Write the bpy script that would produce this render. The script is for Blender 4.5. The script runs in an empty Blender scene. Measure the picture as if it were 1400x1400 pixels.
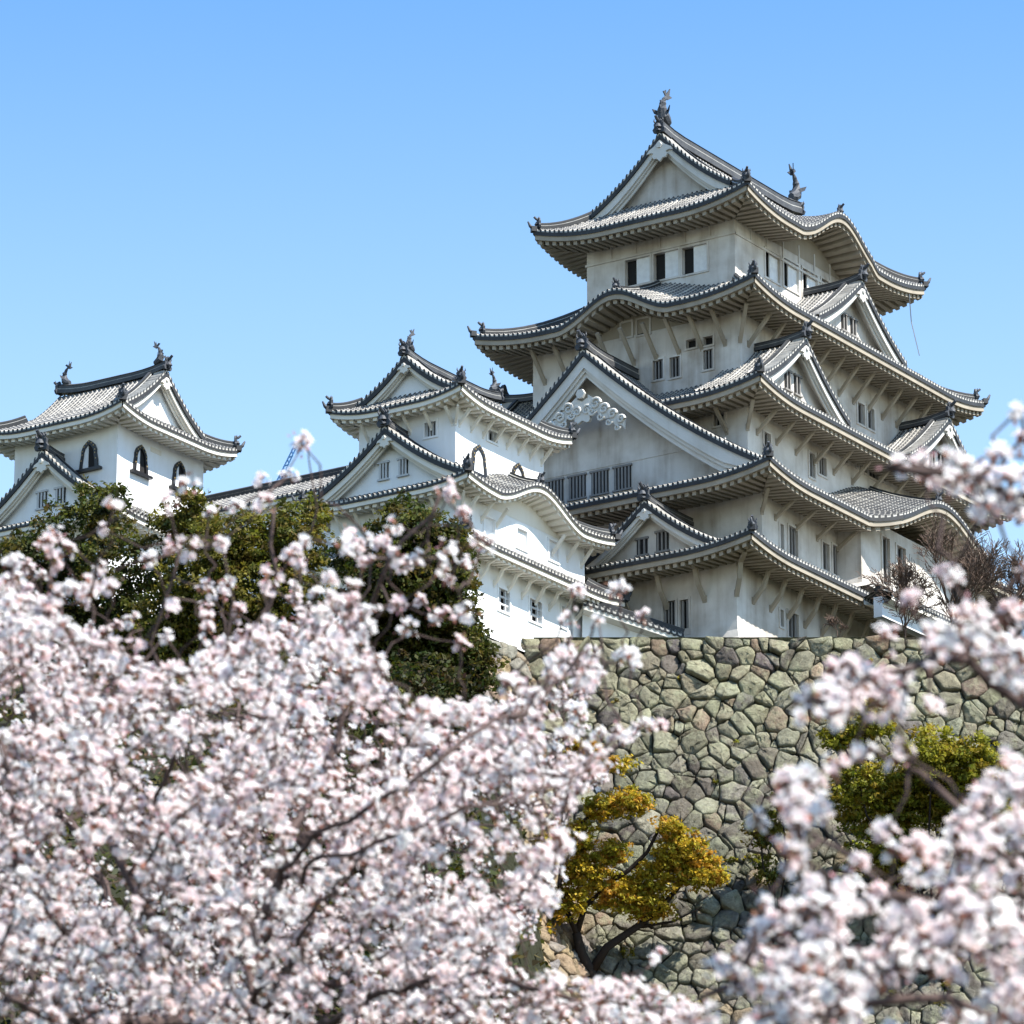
import bpy, math, random
import numpy as np
from mathutils import Vector
rng = np.random.default_rng(7); random.seed(7)
SC = bpy.context.scene; COL = SC.collection
# ------------------------------------------------------------------ camera
FPX, TH, PT, DIST = 7000.0, math.radians(33.5), math.radians(17.8), 286.0
RV = np.array([math.sin(TH), -math.cos(TH), 0.0]); FV = np.array([math.cos(TH), math.sin(TH), 0.0]); ZV = np.array([0, 0, 1.0])
FW = FV*math.cos(PT)+ZV*math.sin(PT); UP = -FV*math.sin(PT)+ZV*math.cos(PT)
def ray(px, py): return FW + RV*(px-700)/FPX + UP*(700-py)/FPX
CAM = -DIST*ray(1008, 868)
def onplane(px, py, ax, val):
    d = ray(px, py); return CAM + d*((val-CAM[ax])/d[ax])
def at(px, py, depth): return CAM + ray(px, py)*depth
camd = bpy.data.cameras.new('camera'); cam = bpy.data.objects.new('camera', camd); COL.objects.link(cam)
camd.sensor_width = 36; camd.lens = FPX/1400*36; camd.clip_start = 0.5; camd.clip_end = 6000
cam.location = CAM.tolist(); cam.rotation_euler = (math.pi/2+PT, 0, TH-math.pi/2)
camd.dof.use_dof = True; camd.dof.focus_distance = 285; camd.dof.aperture_fstop = 9.5
SC.camera = cam
# ------------------------------------------------------------------ light
SUN_EL, SUN_AZ = math.radians(53), math.radians(3)     # azimuth measured from south towards east
sd = np.array([math.sin(SUN_AZ)*math.cos(SUN_EL), -math.cos(SUN_AZ)*math.cos(SUN_EL), math.sin(SUN_EL)])
w = bpy.data.worlds.new('World'); SC.world = w; w.use_nodes = True
nt = w.node_tree; bg = nt.nodes['Background']; sky = nt.nodes.new('ShaderNodeTexSky')
sky.sky_type = 'NISHITA'; sky.sun_disc = False; sky.sun_elevation = SUN_EL; sky.sun_rotation = math.pi - SUN_AZ
sky.air_density = 1.0; sky.dust_density = 0.6; sky.ozone_density = 2.4; sky.altitude = 50
tcn = nt.nodes.new('ShaderNodeTexCoord'); sxz = nt.nodes.new('ShaderNodeSeparateXYZ'); nt.links.new(tcn.outputs['Generated'], sxz.inputs[0])
mrn = nt.nodes.new('ShaderNodeMapRange'); mrn.interpolation_type = 'SMOOTHSTEP'; nt.links.new(sxz.outputs[2], mrn.inputs[0]); mrn.inputs[1].default_value = .27; mrn.inputs[2].default_value = .45
gmx = nt.nodes.new('ShaderNodeMix'); gmx.data_type = 'RGBA'; nt.links.new(mrn.outputs[0], gmx.inputs[0]); gmx.inputs[6].default_value = (1.14, 1.10, .97, 1); gmx.inputs[7].default_value = (.41, .70, .88, 1)
mul = nt.nodes.new('ShaderNodeMix'); mul.data_type = 'RGBA'; mul.blend_type = 'MULTIPLY'; mul.inputs[0].default_value = 1; nt.links.new(sky.outputs[0], mul.inputs[6]); nt.links.new(gmx.outputs[2], mul.inputs[7])
nt.links.new(mul.outputs[2], bg.inputs[0]); bg.inputs[1].default_value = 0.12
sund = bpy.data.lights.new('sun', 'SUN'); sund.energy = 4.3; sund.angle = math.radians(0.53); sund.color = (1, .95, .87)
sun = bpy.data.objects.new('sun', sund); COL.objects.link(sun)
sun.rotation_euler = Vector(sd.tolist()).to_track_quat('Z', 'Y').to_euler()
SC.view_settings.view_transform = 'Standard'; SC.view_settings.look = 'None'; SC.view_settings.exposure = 1.38; SC.view_settings.gamma = 1
SC.cycles.max_bounces = 9; SC.cycles.diffuse_bounces = 5; SC.cycles.transparent_max_bounces = 4
# ------------------------------------------------------------------ materials
def newmat(name):
    m = bpy.data.materials.new(name); m.use_nodes = True
    n = m.node_tree.nodes; b = n['Principled BSDF']; b.inputs['Specular IOR Level'].default_value = .25
    return m, n, m.node_tree.links, b
def mixrgb(n, l, fac, a, b, mode='MIX'):
    x = n.new('ShaderNodeMix'); x.data_type = 'RGBA'; x.blend_type = mode
    for s, v in ((x.inputs[0], fac), (x.inputs[6], a), (x.inputs[7], b)):
        if hasattr(v, 'is_output'): l.new(v, s)
        else: s.default_value = v if not isinstance(v, tuple) else (*v[:3], 1)
    return x.outputs[2]
def noise(n, l, scale, detail=4, vec=None, rough=.55):
    t = n.new('ShaderNodeTexNoise'); t.inputs['Scale'].default_value = scale; t.inputs['Detail'].default_value = detail; t.inputs['Roughness'].default_value = rough
    if vec is not None: l.new(vec, t.inputs['Vector'])
    return t.outputs['Fac']
def ramp(n, l, src, a, b):
    r = n.new('ShaderNodeMapRange'); l.new(src, r.inputs[0]); r.inputs[1].default_value = a; r.inputs[2].default_value = b; return r.outputs[0]
def objvec(n, l, sc=(1, 1, 1)):
    g = n.new('ShaderNodeNewGeometry'); mp = n.new('ShaderNodeMapping'); mp.inputs['Scale'].default_value = sc
    l.new(g.outputs['Position'], mp.inputs['Vector']); return mp.outputs[0]
def bump(n, l, b, src, strength, dist=.05):
    x = n.new('ShaderNodeBump'); x.inputs['Strength'].default_value = strength; x.inputs['Distance'].default_value = dist
    l.new(src, x.inputs['Height']); l.new(x.outputs[0], b.inputs['Normal'])
def plaster(name, base, stain, amt):
    m, n, l, b = newmat(name)
    streak = ramp(n, l, noise(n, l, 1.0, 5, objvec(n, l, (1.3, 1.3, .14))), .48, .85)
    blot = ramp(n, l, noise(n, l, .5, 6, objvec(n, l)), .4, .72)
    fine = noise(n, l, 9, 3, objvec(n, l))
    f = n.new('ShaderNodeMath'); f.operation = 'MULTIPLY_ADD'; l.new(streak, f.inputs[0]); f.inputs[1].default_value = amt; 
    f2 = n.new('ShaderNodeMath'); f2.operation = 'MULTIPLY'; l.new(blot, f2.inputs[0]); f2.inputs[1].default_value = amt*.8; l.new(f2.outputs[0], f.inputs[2])
    c = mixrgb(n, l, f.outputs[0], base, stain)
    l.new(c, b.inputs['Base Color']); b.inputs['Roughness'].default_value = .85
    bump(n, l, b, fine, .25, .03); return m
M = {}
M['plaster_old'] = plaster('weathered_plaster', (.62, .595, .56), (.28, .23, .18), .75)
M['plaster_white'] = plaster('white_plaster', (.79, .81, .83), (.58, .56, .52), .42)
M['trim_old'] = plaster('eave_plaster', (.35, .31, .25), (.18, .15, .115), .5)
M['board_old'] = plaster('gable_board_plaster', (.60, .59, .56), (.36, .33, .28), .4)
M['trim_white'] = plaster('white_eave_plaster', (.74, .71, .64), (.5, .46, .4), .4)
def plain(name, c, rough=.7, spec=.25, bmp=0):
    m, n, l, b = newmat(name)
    f = noise(n, l, 3, 4, objvec(n, l)); l.new(mixrgb(n, l, f, tuple(x*.8 for x in c), tuple(min(1, x*1.2) for x in c)), b.inputs['Base Color'])
    b.inputs['Roughness'].default_value = rough; b.inputs['Specular IOR Level'].default_value = spec
    if bmp: bump(n, l, b, noise(n, l, 12, 3, objvec(n, l)), bmp)
    return m
M['dark'] = plain('dark_interior', (.018, .017, .017), .8)
M['shutter'] = plain('white_shutter', (.70, .71, .72), .7)
M['bar_old'] = plain('window_bar', (.22, .21, .20), .8)
M['bar_white'] = plain('white_window_bar', (.50, .51, .52), .8)
M['black'] = plain('black_lacquer', (.016, .015, .016), .35, .5)
M['gold'] = plain('brass_fitting', (.42, .30, .12), .45, .5)
M['orn'] = plain('dark_roof_ornament', (.055, .06, .07), .6, .3, .3)
M['bark'] = plain('dark_bark', (.032, .024, .02), .9, .1, .5)
M['cherrybark'] = plain('cherry_bark', (.085, .06, .055), .85, .1, .5)
M['greybark'] = plain('brown_twig', (.12, .085, .068), .9, .1)
M['cable'] = plain('grey_cable', (.12, .14, .17), .6)
M['crane'] = plain('blue_crane_paint', (.16, .36, .68), .5)
def tile():
    m, n, l, b = newmat('roof_tile')
    a = n.new('ShaderNodeAttribute'); a.attribute_name = 'Col'
    t = n.new('ShaderNodeAttribute'); t.attribute_name = 'tv'
    fr = n.new('ShaderNodeMath'); fr.operation = 'FRACT'
    dv = n.new('ShaderNodeMath'); dv.operation = 'DIVIDE'; l.new(t.outputs['Fac'], dv.inputs[0]); dv.inputs[1].default_value = .34; l.new(dv.outputs[0], fr.inputs[0])
    lt = n.new('ShaderNodeMath'); lt.operation = 'LESS_THAN'; l.new(fr.outputs[0], lt.inputs[0]); lt.inputs[1].default_value = .22
    jm = n.new('ShaderNodeMath'); jm.operation = 'MULTIPLY'; l.new(lt.outputs[0], jm.inputs[0]); l.new(a.outputs['Alpha'], jm.inputs[1])
    c = mixrgb(n, l, jm.outputs[0], a.outputs['Color'], (.33, .32, .30))
    nz = ramp(n, l, noise(n, l, 1.3, 6, objvec(n, l)), .35, .7)
    c2 = mixrgb(n, l, nz, c, mixrgb(n, l, 1.0, c, (.55, .55, .56), 'MULTIPLY'))
    fine = noise(n, l, 7, 3, objvec(n, l)); l.new(mixrgb(n, l, ramp(n, l, fine, .3, .8), c2, mixrgb(n, l, 1.0, c2, (1.35, 1.3, 1.2), 'MULTIPLY')), b.inputs['Base Color'])
    b.inputs['Roughness'].default_value = .6; b.inputs['Specular IOR Level'].default_value = .35
    return m
M['tile'] = tile()
def stone(name, lichen, warm):
    m, n, l, b = newmat(name)
    a = n.new('ShaderNodeAttribute'); a.attribute_name = 'Col'
    v = objvec(n, l)
    f = ramp(n, l, noise(n, l, 2.2, 8, v, .65), .3, .72)
    c = mixrgb(n, l, f, mixrgb(n, l, 1.0, a.outputs['Color'], (.42, .41, .40), 'MULTIPLY'), a.outputs['Color'])
    lf = ramp(n, l, noise(n, l, .9, 7, v, .7), .48, .66)
    lm = n.new('ShaderNodeMath'); lm.operation = 'MULTIPLY'; l.new(lf, lm.inputs[0]); lm.inputs[1].default_value = warm
    c = mixrgb(n, l, lm.outputs[0], c, lichen)
    sp = ramp(n, l, noise(n, l, 14, 4, v, .6), .62, .72)
    c = mixrgb(n, l, sp, c, mixrgb(n, l, 1.0, c, (1.5, 1.5, 1.4), 'MULTIPLY'))
    l.new(c, b.inputs['Base Color']); b.inputs['Roughness'].default_value = .95; b.inputs['Specular IOR Level'].default_value = .1
    bump(n, l, b, noise(n, l, 3.2, 9, v, .75), 1.0, .35); return m
M['stone'] = stone('lichen_stone', (.39, .40, .26), .6)
M['stone_warm'] = stone('warm_stone', (.46, .36, .24), .4)
def leafmat(name, trans=.35, rough=.6):
    m, n, l, b = newmat(name)
    a = n.new('ShaderNodeAttribute'); a.attribute_name = 'Col'
    l.new(a.outputs['Color'], b.inputs['Base Color']); b.inputs['Roughness'].default_value = rough; b.inputs['Specular IOR Level'].default_value = .2
    t = n.new('ShaderNodeBsdfTranslucent'); l.new(a.outputs['Color'], t.inputs['Color'])
    x = n.new('ShaderNodeMixShader'); x.inputs[0].default_value = trans
    l.new(b.outputs[0], x.inputs[1]); l.new(t.outputs[0], x.inputs[2]); l.new(x.outputs[0], n['Material Output'].inputs['Surface'])
    return m
M['leaf'] = leafmat('leaf', .45); M['petal'] = leafmat('petal', .6, .7)
def groundmat():
    m, n, l, b = newmat('hillside'); v = objvec(n, l)
    l.new(mixrgb(n, l, noise(n, l, .6, 8, v), (.008, .011, .004), (.03, .03, .014)), b.inputs['Base Color']); b.inputs['Roughness'].default_value = 1
    bump(n, l, b, noise(n, l, 1.2, 8, v), 1, .4); return m
M['ground'] = groundmat()
# ------------------------------------------------------------------ object helpers
def link(o, parent=None):
    COL.objects.link(o)
    if parent is not None: o.parent = parent
    return o
def thing(name, label, cat, group=None, loc=None):
    o = bpy.data.objects.new(name, None); link(o); o['label'] = label; o['category'] = cat
    if group: o['group'] = group
    return o
def tag(o, label=None, cat=None, group=None, kind=None):
    for k, v in (('label', label), ('category', cat), ('group', group), ('kind', kind)):
        if v: o[k] = v
    return o
class MB:
    def __init__(s): s.v = []; s.f = []; s.m = []; s.c = []; s.t = []; s.n = 0
    def add(s, verts, faces, mat=0, cols=None, tv=None):
        verts = np.asarray(verts, float).reshape(-1, 3); s.v.append(verts)
        b = s.n; s.n += len(verts)
        for i, f in enumerate(faces):
            s.f.append([b+k for k in f]); s.m.append(mat)
            s.c.append((cols[i] if isinstance(cols, list) else cols) or (.5, .5, .5, 0))
        s.t.append(np.zeros(len(verts)) if tv is None else np.asarray(tv, float))
    def grid(s, P, mat=0, cols=None, tv=None):
        P = np.asarray(P, float); a, b = P.shape[:2]
        F = []; C = []
        for i in range(a-1):
            for j in range(b-1):
                F.append((i*b+j, (i+1)*b+j, (i+1)*b+j+1, i*b+j+1))
                if cols is not None: C.append(cols(i, j) if callable(cols) else cols)
        s.add(P.reshape(-1, 3), F, mat, C if cols is not None else None, None if tv is None else np.asarray(tv).reshape(-1))
    def box(s, c, ax, ay, az, mat=0, col=None):   # centre, half vectors
        c, ax, ay, az = map(np.asarray, (c, ax, ay, az))
        V = [c+i*ax+j*ay+k*az for i in (-1, 1) for j in (-1, 1) for k in (-1, 1)]
        s.add(V, [(0, 1, 3, 2), (4, 6, 7, 5), (0, 4, 5, 1), (2, 3, 7, 6), (0, 2, 6, 4), (1, 5, 7, 3)], mat, col)
    def sweep(s, pts, prof, mat=0, cols=None, up=ZV, cap=True):   # profile = [(side, up)], cols per profile edge
        pts = np.asarray(pts, float); n = len(pts); R = []
        for i in range(n):
            t = pts[min(i+1, n-1)]-pts[max(i-1, 0)]; t /= np.linalg.norm(t)+1e-9
            sd_ = np.cross(t, up); sd_ /= np.linalg.norm(sd_)+1e-9; u = np.cross(sd_, t)
            R.append([pts[i]+a*sd_+b*u for a, b in prof])
        R = np.array(R); k = len(prof); F = []; C = []
        for i in range(n-1):
            for j in range(k):
                F.append((i*k+j, i*k+(j+1) % k, (i+1)*k+(j+1) % k, (i+1)*k+j)); C.append(cols[j] if cols else None)
        if cap: F += [tuple(range(k)), tuple((n-1)*k+j for j in range(k))[::-1]]; C += [(cols[0] if cols else None)]*2
        s.add(R.reshape(-1, 3), F, mat, C)
    def tube(s, pts, rad, k=6, mat=0, col=None):
        pts = np.asarray(pts, float); n = len(pts); rad = np.broadcast_to(rad, n); R = []
        ref = np.array([.31, .17, .93])
        for i in range(n):
            t = pts[min(i+1, n-1)]-pts[max(i-1, 0)]; t /= np.linalg.norm(t)+1e-9
            a = np.cross(t, ref); a /= np.linalg.norm(a)+1e-9; b = np.cross(t, a)
            R.append([pts[i]+rad[i]*(a*math.cos(q)+b*math.sin(q)) for q in np.arange(k)*2*math.pi/k])
        F = [(i*k+j, i*k+(j+1) % k, (i+1)*k+(j+1) % k, (i+1)*k+j) for i in range(n-1) for j in range(k)]
        F += [tuple(range(k))[::-1], tuple((n-1)*k+j for j in range(k))]
        s.add(np.array(R).reshape(-1, 3), F, mat, col)
    def extrude(s, poly, o, a, u, nrm, th, mat=0, col=None):   # 2-D outline in (a,u) at o, thickness th along nrm
        o, a, u, nrm = map(np.asarray, (o, a, u, nrm)); k = len(poly)
        A = [o+p*a+q*u for p, q in poly]; B = [x+nrm*th for x in A]
        s.add(A+B, [tuple(range(k)), tuple(range(2*k-1, k-1, -1))]+[(i, k+i, k+(i+1) % k, (i+1) % k) for i in range(k)], mat, col)
    def build(s, name, mats, parent=None, smooth=False):
        me = bpy.data.meshes.new(name)
        V = np.concatenate(s.v) if s.v else np.zeros((0, 3))
        me.from_pydata(V.tolist(), [], s.f)
        mats = mats if isinstance(mats, (list, tuple)) else [mats]
        for m in mats: me.materials.append(M[m] if isinstance(m, str) else m)
        if len(mats) > 1: me.polygons.foreach_set('material_index', s.m)
        nm = {m if isinstance(m, str) else m.name for m in mats}
        if nm & {'tile', 'stone', 'stone_warm', 'leaf', 'petal'}:
            at_ = me.attributes.new('Col', 'FLOAT_COLOR', 'FACE'); at_.data.foreach_set('color', np.array([(*c, 0)[:4] for c in s.c], float).ravel())
            t_ = me.attributes.new('tv', 'FLOAT', 'POINT'); t_.data.foreach_set('value', np.concatenate(s.t))
        if smooth: me.polygons.foreach_set('use_smooth', [True]*len(s.f))
        me.update(); return link(bpy.data.objects.new(name, me), parent)
def quads(name, V, colr, mat, parent=None, k=4):      # big sets of k-gons, V (N,k,3)
    N = len(V); me = bpy.data.meshes.new(name); me.vertices.add(N*k); me.vertices.foreach_set('co', np.asarray(V, np.float32).ravel())
    me.loops.add(N*k); me.loops.foreach_set('vertex_index', np.arange(N*k, dtype=np.int32))
    me.polygons.add(N); me.polygons.foreach_set('loop_start', np.arange(0, N*k, k, dtype=np.int32))
    at_ = me.attributes.new('Col', 'FLOAT_COLOR', 'FACE'); at_.data.foreach_set('color', np.concatenate([colr, np.ones((N, 1))], 1).astype(np.float32).ravel())
    me.materials.append(M[mat]); me.update(); me.validate(); return link(bpy.data.objects.new(name, me), parent)
# ------------------------------------------------------------------ Japanese roof kit
TD = (.055, .058, .064, 1); TV_ = (.12, .12, .12, 0); TW = (.32, .31, .29, 0); TB = (.032, .034, .038, 0)
RD = (.06, .063, .07, 0); RB = (.025, .027, .03, 0); RW = (.30, .30, .29, 0)
PH = [(0, 0, TV_), (.42, .0, TW), (.5, .06, TD), (.71, .11, TD), (.92, .06, TW)]
class TC(tuple): pass
def rows(L, pitch=.33):
    n = max(2, int(round(L/pitch))); p = L/n
    s = []; h = []; c = []; tp = []
    for i in range(n):
        jit = random.uniform(.7, 1.35); dh = random.uniform(-.012, .012)
        for a, b, q in PH:
            s.append((i+a)*p); h.append(b+(dh if b else 0)); t = TC((q[0]*jit, q[1]*jit, q[2]*jit, q[3])); t.k = 'D' if q is TD else ('V' if q is TV_ else 'W'); c.append(t)
    s.append(L); h.append(0); return np.array(s), np.array(h), c
def kara(u): return np.where(np.abs(u) < 1, (.5*(1+np.cos(np.pi*np.clip(u, -1, 1))))**.85 - .05*np.sin(np.pi*np.clip(u, -1, 1))**2, 0)
def skirt(root, outer, inner, ze, zi, over, trim, lift=.6, lw=5.0, k=.55, bumps={}, sides='SWNE', hips='sw nw se'.split(), orn=True, edge=.32, fas=.28, raf=.24):
    """one hipped tier of tiled roof: outer and inner rectangles (x0,y0,x1,y1); bumps = {side: (centre coord, half width, height, outward)}"""
    x0, y0, x1, y1 = outer; a0, b0, a1, b1 = inner
    fr = {'S': ((x0, y0), (1, 0), (0, 1), x1-x0, b0-y0, a0-x0, x1-a1, over[1]),
          'E': ((x1, y0), (0, 1), (-1, 0), y1-y0, x1-a1, b0-y0, y1-b1, over[2]),
          'N': ((x1, y1), (-1, 0), (0, -1), x1-x0, y1-b1, x1-a1, a0-x0, over[3]),
          'W': ((x0, y1), (0, -1), (1, 0), y1-y0, a0-x0, y1-b1, b0-y0, over[0])}
    mt = MB(); mp = MB(); P_of = {}
    for sd_ in sides:
        o, a, n, L, d, dl, dr, ov = fr[sd_]
        o = np.array([*o, 0.]); a = np.array([*a, 0.]); n = np.array([*n, 0.])
        bs = bumps.get(sd_); cc = 0
        if bs:
            cc = {'S': bs[0]-x0, 'W': y1-bs[0], 'E': bs[0]-y0, 'N': x1-bs[0]}[sd_]
        def lf(s, L=L): return lift*(np.clip(1-s/lw, 0, 1)**2+np.clip(1-(L-s)/lw, 0, 1)**2)
        def kb(s, bs=bs, cc=cc): return bs[2]*kara((s-cc)/bs[1]) if bs else 0*s
        def outw(s, bs=bs, cc=cc): return bs[3]*np.clip((1-np.abs((s-cc)/bs[1]))*4, 0, 1) if bs else 0*s
        def surf(s, v, o=o, a=a, n=n, d=d, lf=lf, kb=kb, outw=outw, bs=bs):
            z = ze+(zi-ze)*(k*v+(1-k)*v*v)+lf(s)*(1-v)+kb(s)*((1-bs[4]*v) if bs else 1)
            return o+s[..., None]*a+(v*d-outw(s)*(1-v))[..., None]*n+z[..., None]*ZV
        P_of[sd_] = surf
        s, h, c = rows(L)
        vm = np.clip(np.minimum(np.minimum(s/dl, (L-s)/dr), 1), 0.001, 1); nv = 9
        v = np.linspace(0, 1, nv)[None, :]*vm[:, None]; ss = np.repeat(s[:, None], nv, 1)
        P = surf(ss, v); P[..., 2] += h[:, None]
        mt.grid(P, 0, lambda i, j: c[i], v*math.hypot(d, zi-ze))
        # eave edge: end tiles
        E0 = P[:, 0]; E1 = E0.copy(); E1[:, 2] -= h+.08; E2 = E0.copy(); E2[:, 2] -= h+edge
        mt.grid(np.stack([E0, E1, E2], 1), 0, lambda i, j: (TB if c[i].k == 'D' else ((.50, .49, .46, 0) if j == 0 else (TB if c[i].k == 'V' else TB))))
        z0 = lambda q: ze+lf(q)+kb(q)
        # fascia + rafters
        p = .5; nr = max(2, int(L/p)); p = L/nr
        sc = np.array([(i+e)*p for i in range(nr) for e in (0, .5, .5, 1.)]); low = np.array([e for i in range(nr) for e in (0, 0, 1, 1)])
        sc = np.clip(sc, .12, L-.12)
        base = o+sc[:, None]*a
        def pt(q, z): return base+(q-outw(sc))[:, None]*n+z[:, None]*ZV
        f1 = np.full_like(sc, .07)
        zA = z0(sc)-edge+.02; zB = z0(sc)-edge-fas
        mp.grid(np.stack([pt(f1*0-.0, zA), pt(f1, zA), pt(f1, zB), pt(f1*0+.22, zB), pt(f1*0+.22, zB-low*raf)], 1))
        lim = np.minimum(sc*ov/max(over[1] if sd_ in 'WE' else over[0], .1), (L-sc)*ov/max(over[1] if sd_ in 'WE' else over[0], .1))
        R = []
        for t in (0, .33, .66, 1.):
            q = .22+t*np.clip(np.minimum(lim, ov)-.22+(outw(sc) if t == 1 else 0), .01, None)
            if bs: q = q + (outw(sc) if t > .99 else 0)*0
            zz = zB-low*raf+.12*q-lf(sc)*.55*q/ov-kb(sc)*.25*t
            R.append(pt(q, zz))
        mp.grid(np.stack(R, 1))
        if bs:   # wall that closes the hump behind the curved eave
            m_ = np.abs(sc-cc) < bs[1]*.98; q = np.full(m_.sum(), ov-.02); bb = o+sc[m_][:, None]*a+q[:, None]*n
            mp.grid(np.stack([bb+(ze-.5)*ZV, bb+(z0(sc)[m_]-.12)[:, None]*ZV], 1))
    roof = mt.build('roof', 'tile', root); mp.build('eave', trim, roof)
    for sd_, bs in bumps.items():
        c0 = {'S': bs[0]-x0, 'W': y1-bs[0]}[sd_]; v = np.linspace(.1, .98, 8); cp = P_of[sd_](np.full(8, c0), v); hm = MB()
        hm.sweep(cp, [(-.15, 0), (-.15, .18), (-.1, .22), (-.1, .34), (.1, .34), (.1, .22), (.15, .18), (.15, 0)], 0, [RB, RW, RB, RD, RB, RW, RB, RB]); hm.build('ridge', 'tile', roof)
        dn = cp[0]-cp[3]; dn[2] = 0; orn_obj(cp[0]+ZV*.05, dn/np.linalg.norm(dn), .5, roof)
    cr = {'sw': ('S', 0), 'se': ('S', 1), 'nw': ('W', 0), 'ne': ('E', 1)}
    for hname in hips:
        q, e = cr[hname]; L, dl, dr = fr[q][3], fr[q][5], fr[q][6]
        v = np.linspace(0.0, 1, 12); s = (dl*v if e == 0 else L-dr*v)
        pts = P_of[q](s, v); hm = MB()
        hm.sweep(pts[1:], [(-.19, 0), (-.19, .22), (-.12, .27), (-.12, .40), (0, .48), (.12, .40), (.12, .27), (.19, .22), (.19, 0)], 0, [RB, RW, RB, RD, RD, RB, RW, RB, RB])
        d0 = pts[0]-pts[3]; d0[2] = 0; d0 /= np.linalg.norm(d0); sdv = np.cross(d0, ZV)
        hm.box(pts[0]-d0*.05+ZV*.02, d0*.16, sdv*.2, ZV*.16, 0, TB)
        hm.build('hip_ridge', 'tile', roof)
        if orn:
            orn_obj(pts[1]+ZV*.12, d0, .52, roof); 
            pc = pts[0]+d0*.05; om = MB(); om.tube([pc-d0*.1+ZV*.05, pc+d0*.12+ZV*.22, pc+d0*.26+ZV*.5], [.13, .1, .05], 6); om.build('corner_ornament', 'orn', roof, True)
    return roof, P_of
ORN = {}
def orn_obj(pos, d, sc, parent, name='ridge_ornament'):
    """demon-face end tile: shield, horns and a forward roll"""
    if 'o' not in ORN:
        m = MB(); X = np.array([1., 0, 0]); Y = np.array([0, 1., 0])
        m.extrude([(-.5, 0), (-.62, .28), (-.45, .5), (-.5, .8), (-.3, .95), (-.16, 1.25), (0, 1.38), (.16, 1.25), (.3, .95), (.5, .8), (.45, .5), (.62, .28), (.5, 0)], -.12*X, Y, ZV, X, .24)
        m.tube([(-.1, 0, .95), (.35, 0, 1.15), (.6, 0, 1.38)], [.16, .15, .13], 8)
        m.tube([(.1, 0, .2), (.22, 0, .45), (.16, 0, .72)], [.3, .34, .22], 8)
        for q in (-1, 1): m.tube([(.1, q*.3, .85), (.12, q*.45, 1.1), (.1, q*.42, 1.34)], [.1, .07, .02], 6)
        ob = m.build('ridge_ornament', 'orn'); ORN['o'] = ob.data; bpy.data.objects.remove(ob)
    o = link(bpy.data.objects.new(name, ORN['o']), parent); o.location = list(pos); o.rotation_euler = (0, 0, math.atan2(d[1], d[0])); o.scale = (sc,)*3
    return o
def fish(pos, d, sc, parent):
    """roof fish ornament: head biting the ridge, body curling up, forked tail and fins; d points inward along the ridge"""
    if 'f' not in ORN:
        m = MB(); Y = np.array([0, 1., 0])
        path = np.array([(.38, 0, .18), (.12, 0, .22), (-.16, 0, .42), (-.26, 0, .78), (-.2, 0, 1.12), (-.06, 0, 1.42), (.1, 0, 1.62)])
        m.tube(path, [.2, .31, .34, .27, .2, .13, .07], 9)
        for q in (-1, 1):
            m.extrude([(0, 0), (.1, .3), (.34, .62), (.28, .2), (.46, .1), (.2, -.06)], path[-1]-np.array([0, q*.02, .08]), np.array([.8, q*.45, 0]), ZV, Y, .06)
            m.extrude([(0, 0), (-.3, .12), (-.42, .38), (-.12, .3), (.05, .2)], np.array([-.1, q*.26, .5]), np.array([.6, -q*.7, 0]), ZV, Y, .05)
        m.extrude([(0, .4), (-.3, .55), (-.2, .72), (-.36, .9), (-.2, 1.02), (-.26, 1.25), (-.02, 1.3), (.05, .9)], np.array([-.22, -.03, 0]), np.array([1., 0, 0]), ZV, Y, .06)
        m.extrude([(0, 0), (-.28, .25), (-.1, .34), (.06, .16)], path[-1]-np.array([0, .03, 0]), np.array([1., 0, 0]), ZV, Y, .06)
        ob = m.build('fish_ornament', 'orn', smooth=False); ORN['f'] = ob.data; bpy.data.objects.remove(ob)
    o = link(bpy.data.objects.new('fish_ornament', ORN['f']), parent); o.location = list(pos); o.rotation_euler = (0, 0, math.atan2(d[1], d[0])); o.scale = (sc,)*3
    return o
def spiral(m, o, a, u, r, turns, sgn, rad, mat=0):
    t = np.linspace(0, 1, 26); q = t*turns*2*math.pi; rr = r*(1-.85*t)
    m.tube([o+a*sgn*rr[i]*math.cos(q[i])+u*rr[i]*math.sin(q[i]) for i in range(26)], rad*(1-.4*t), 6, mat)
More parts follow.
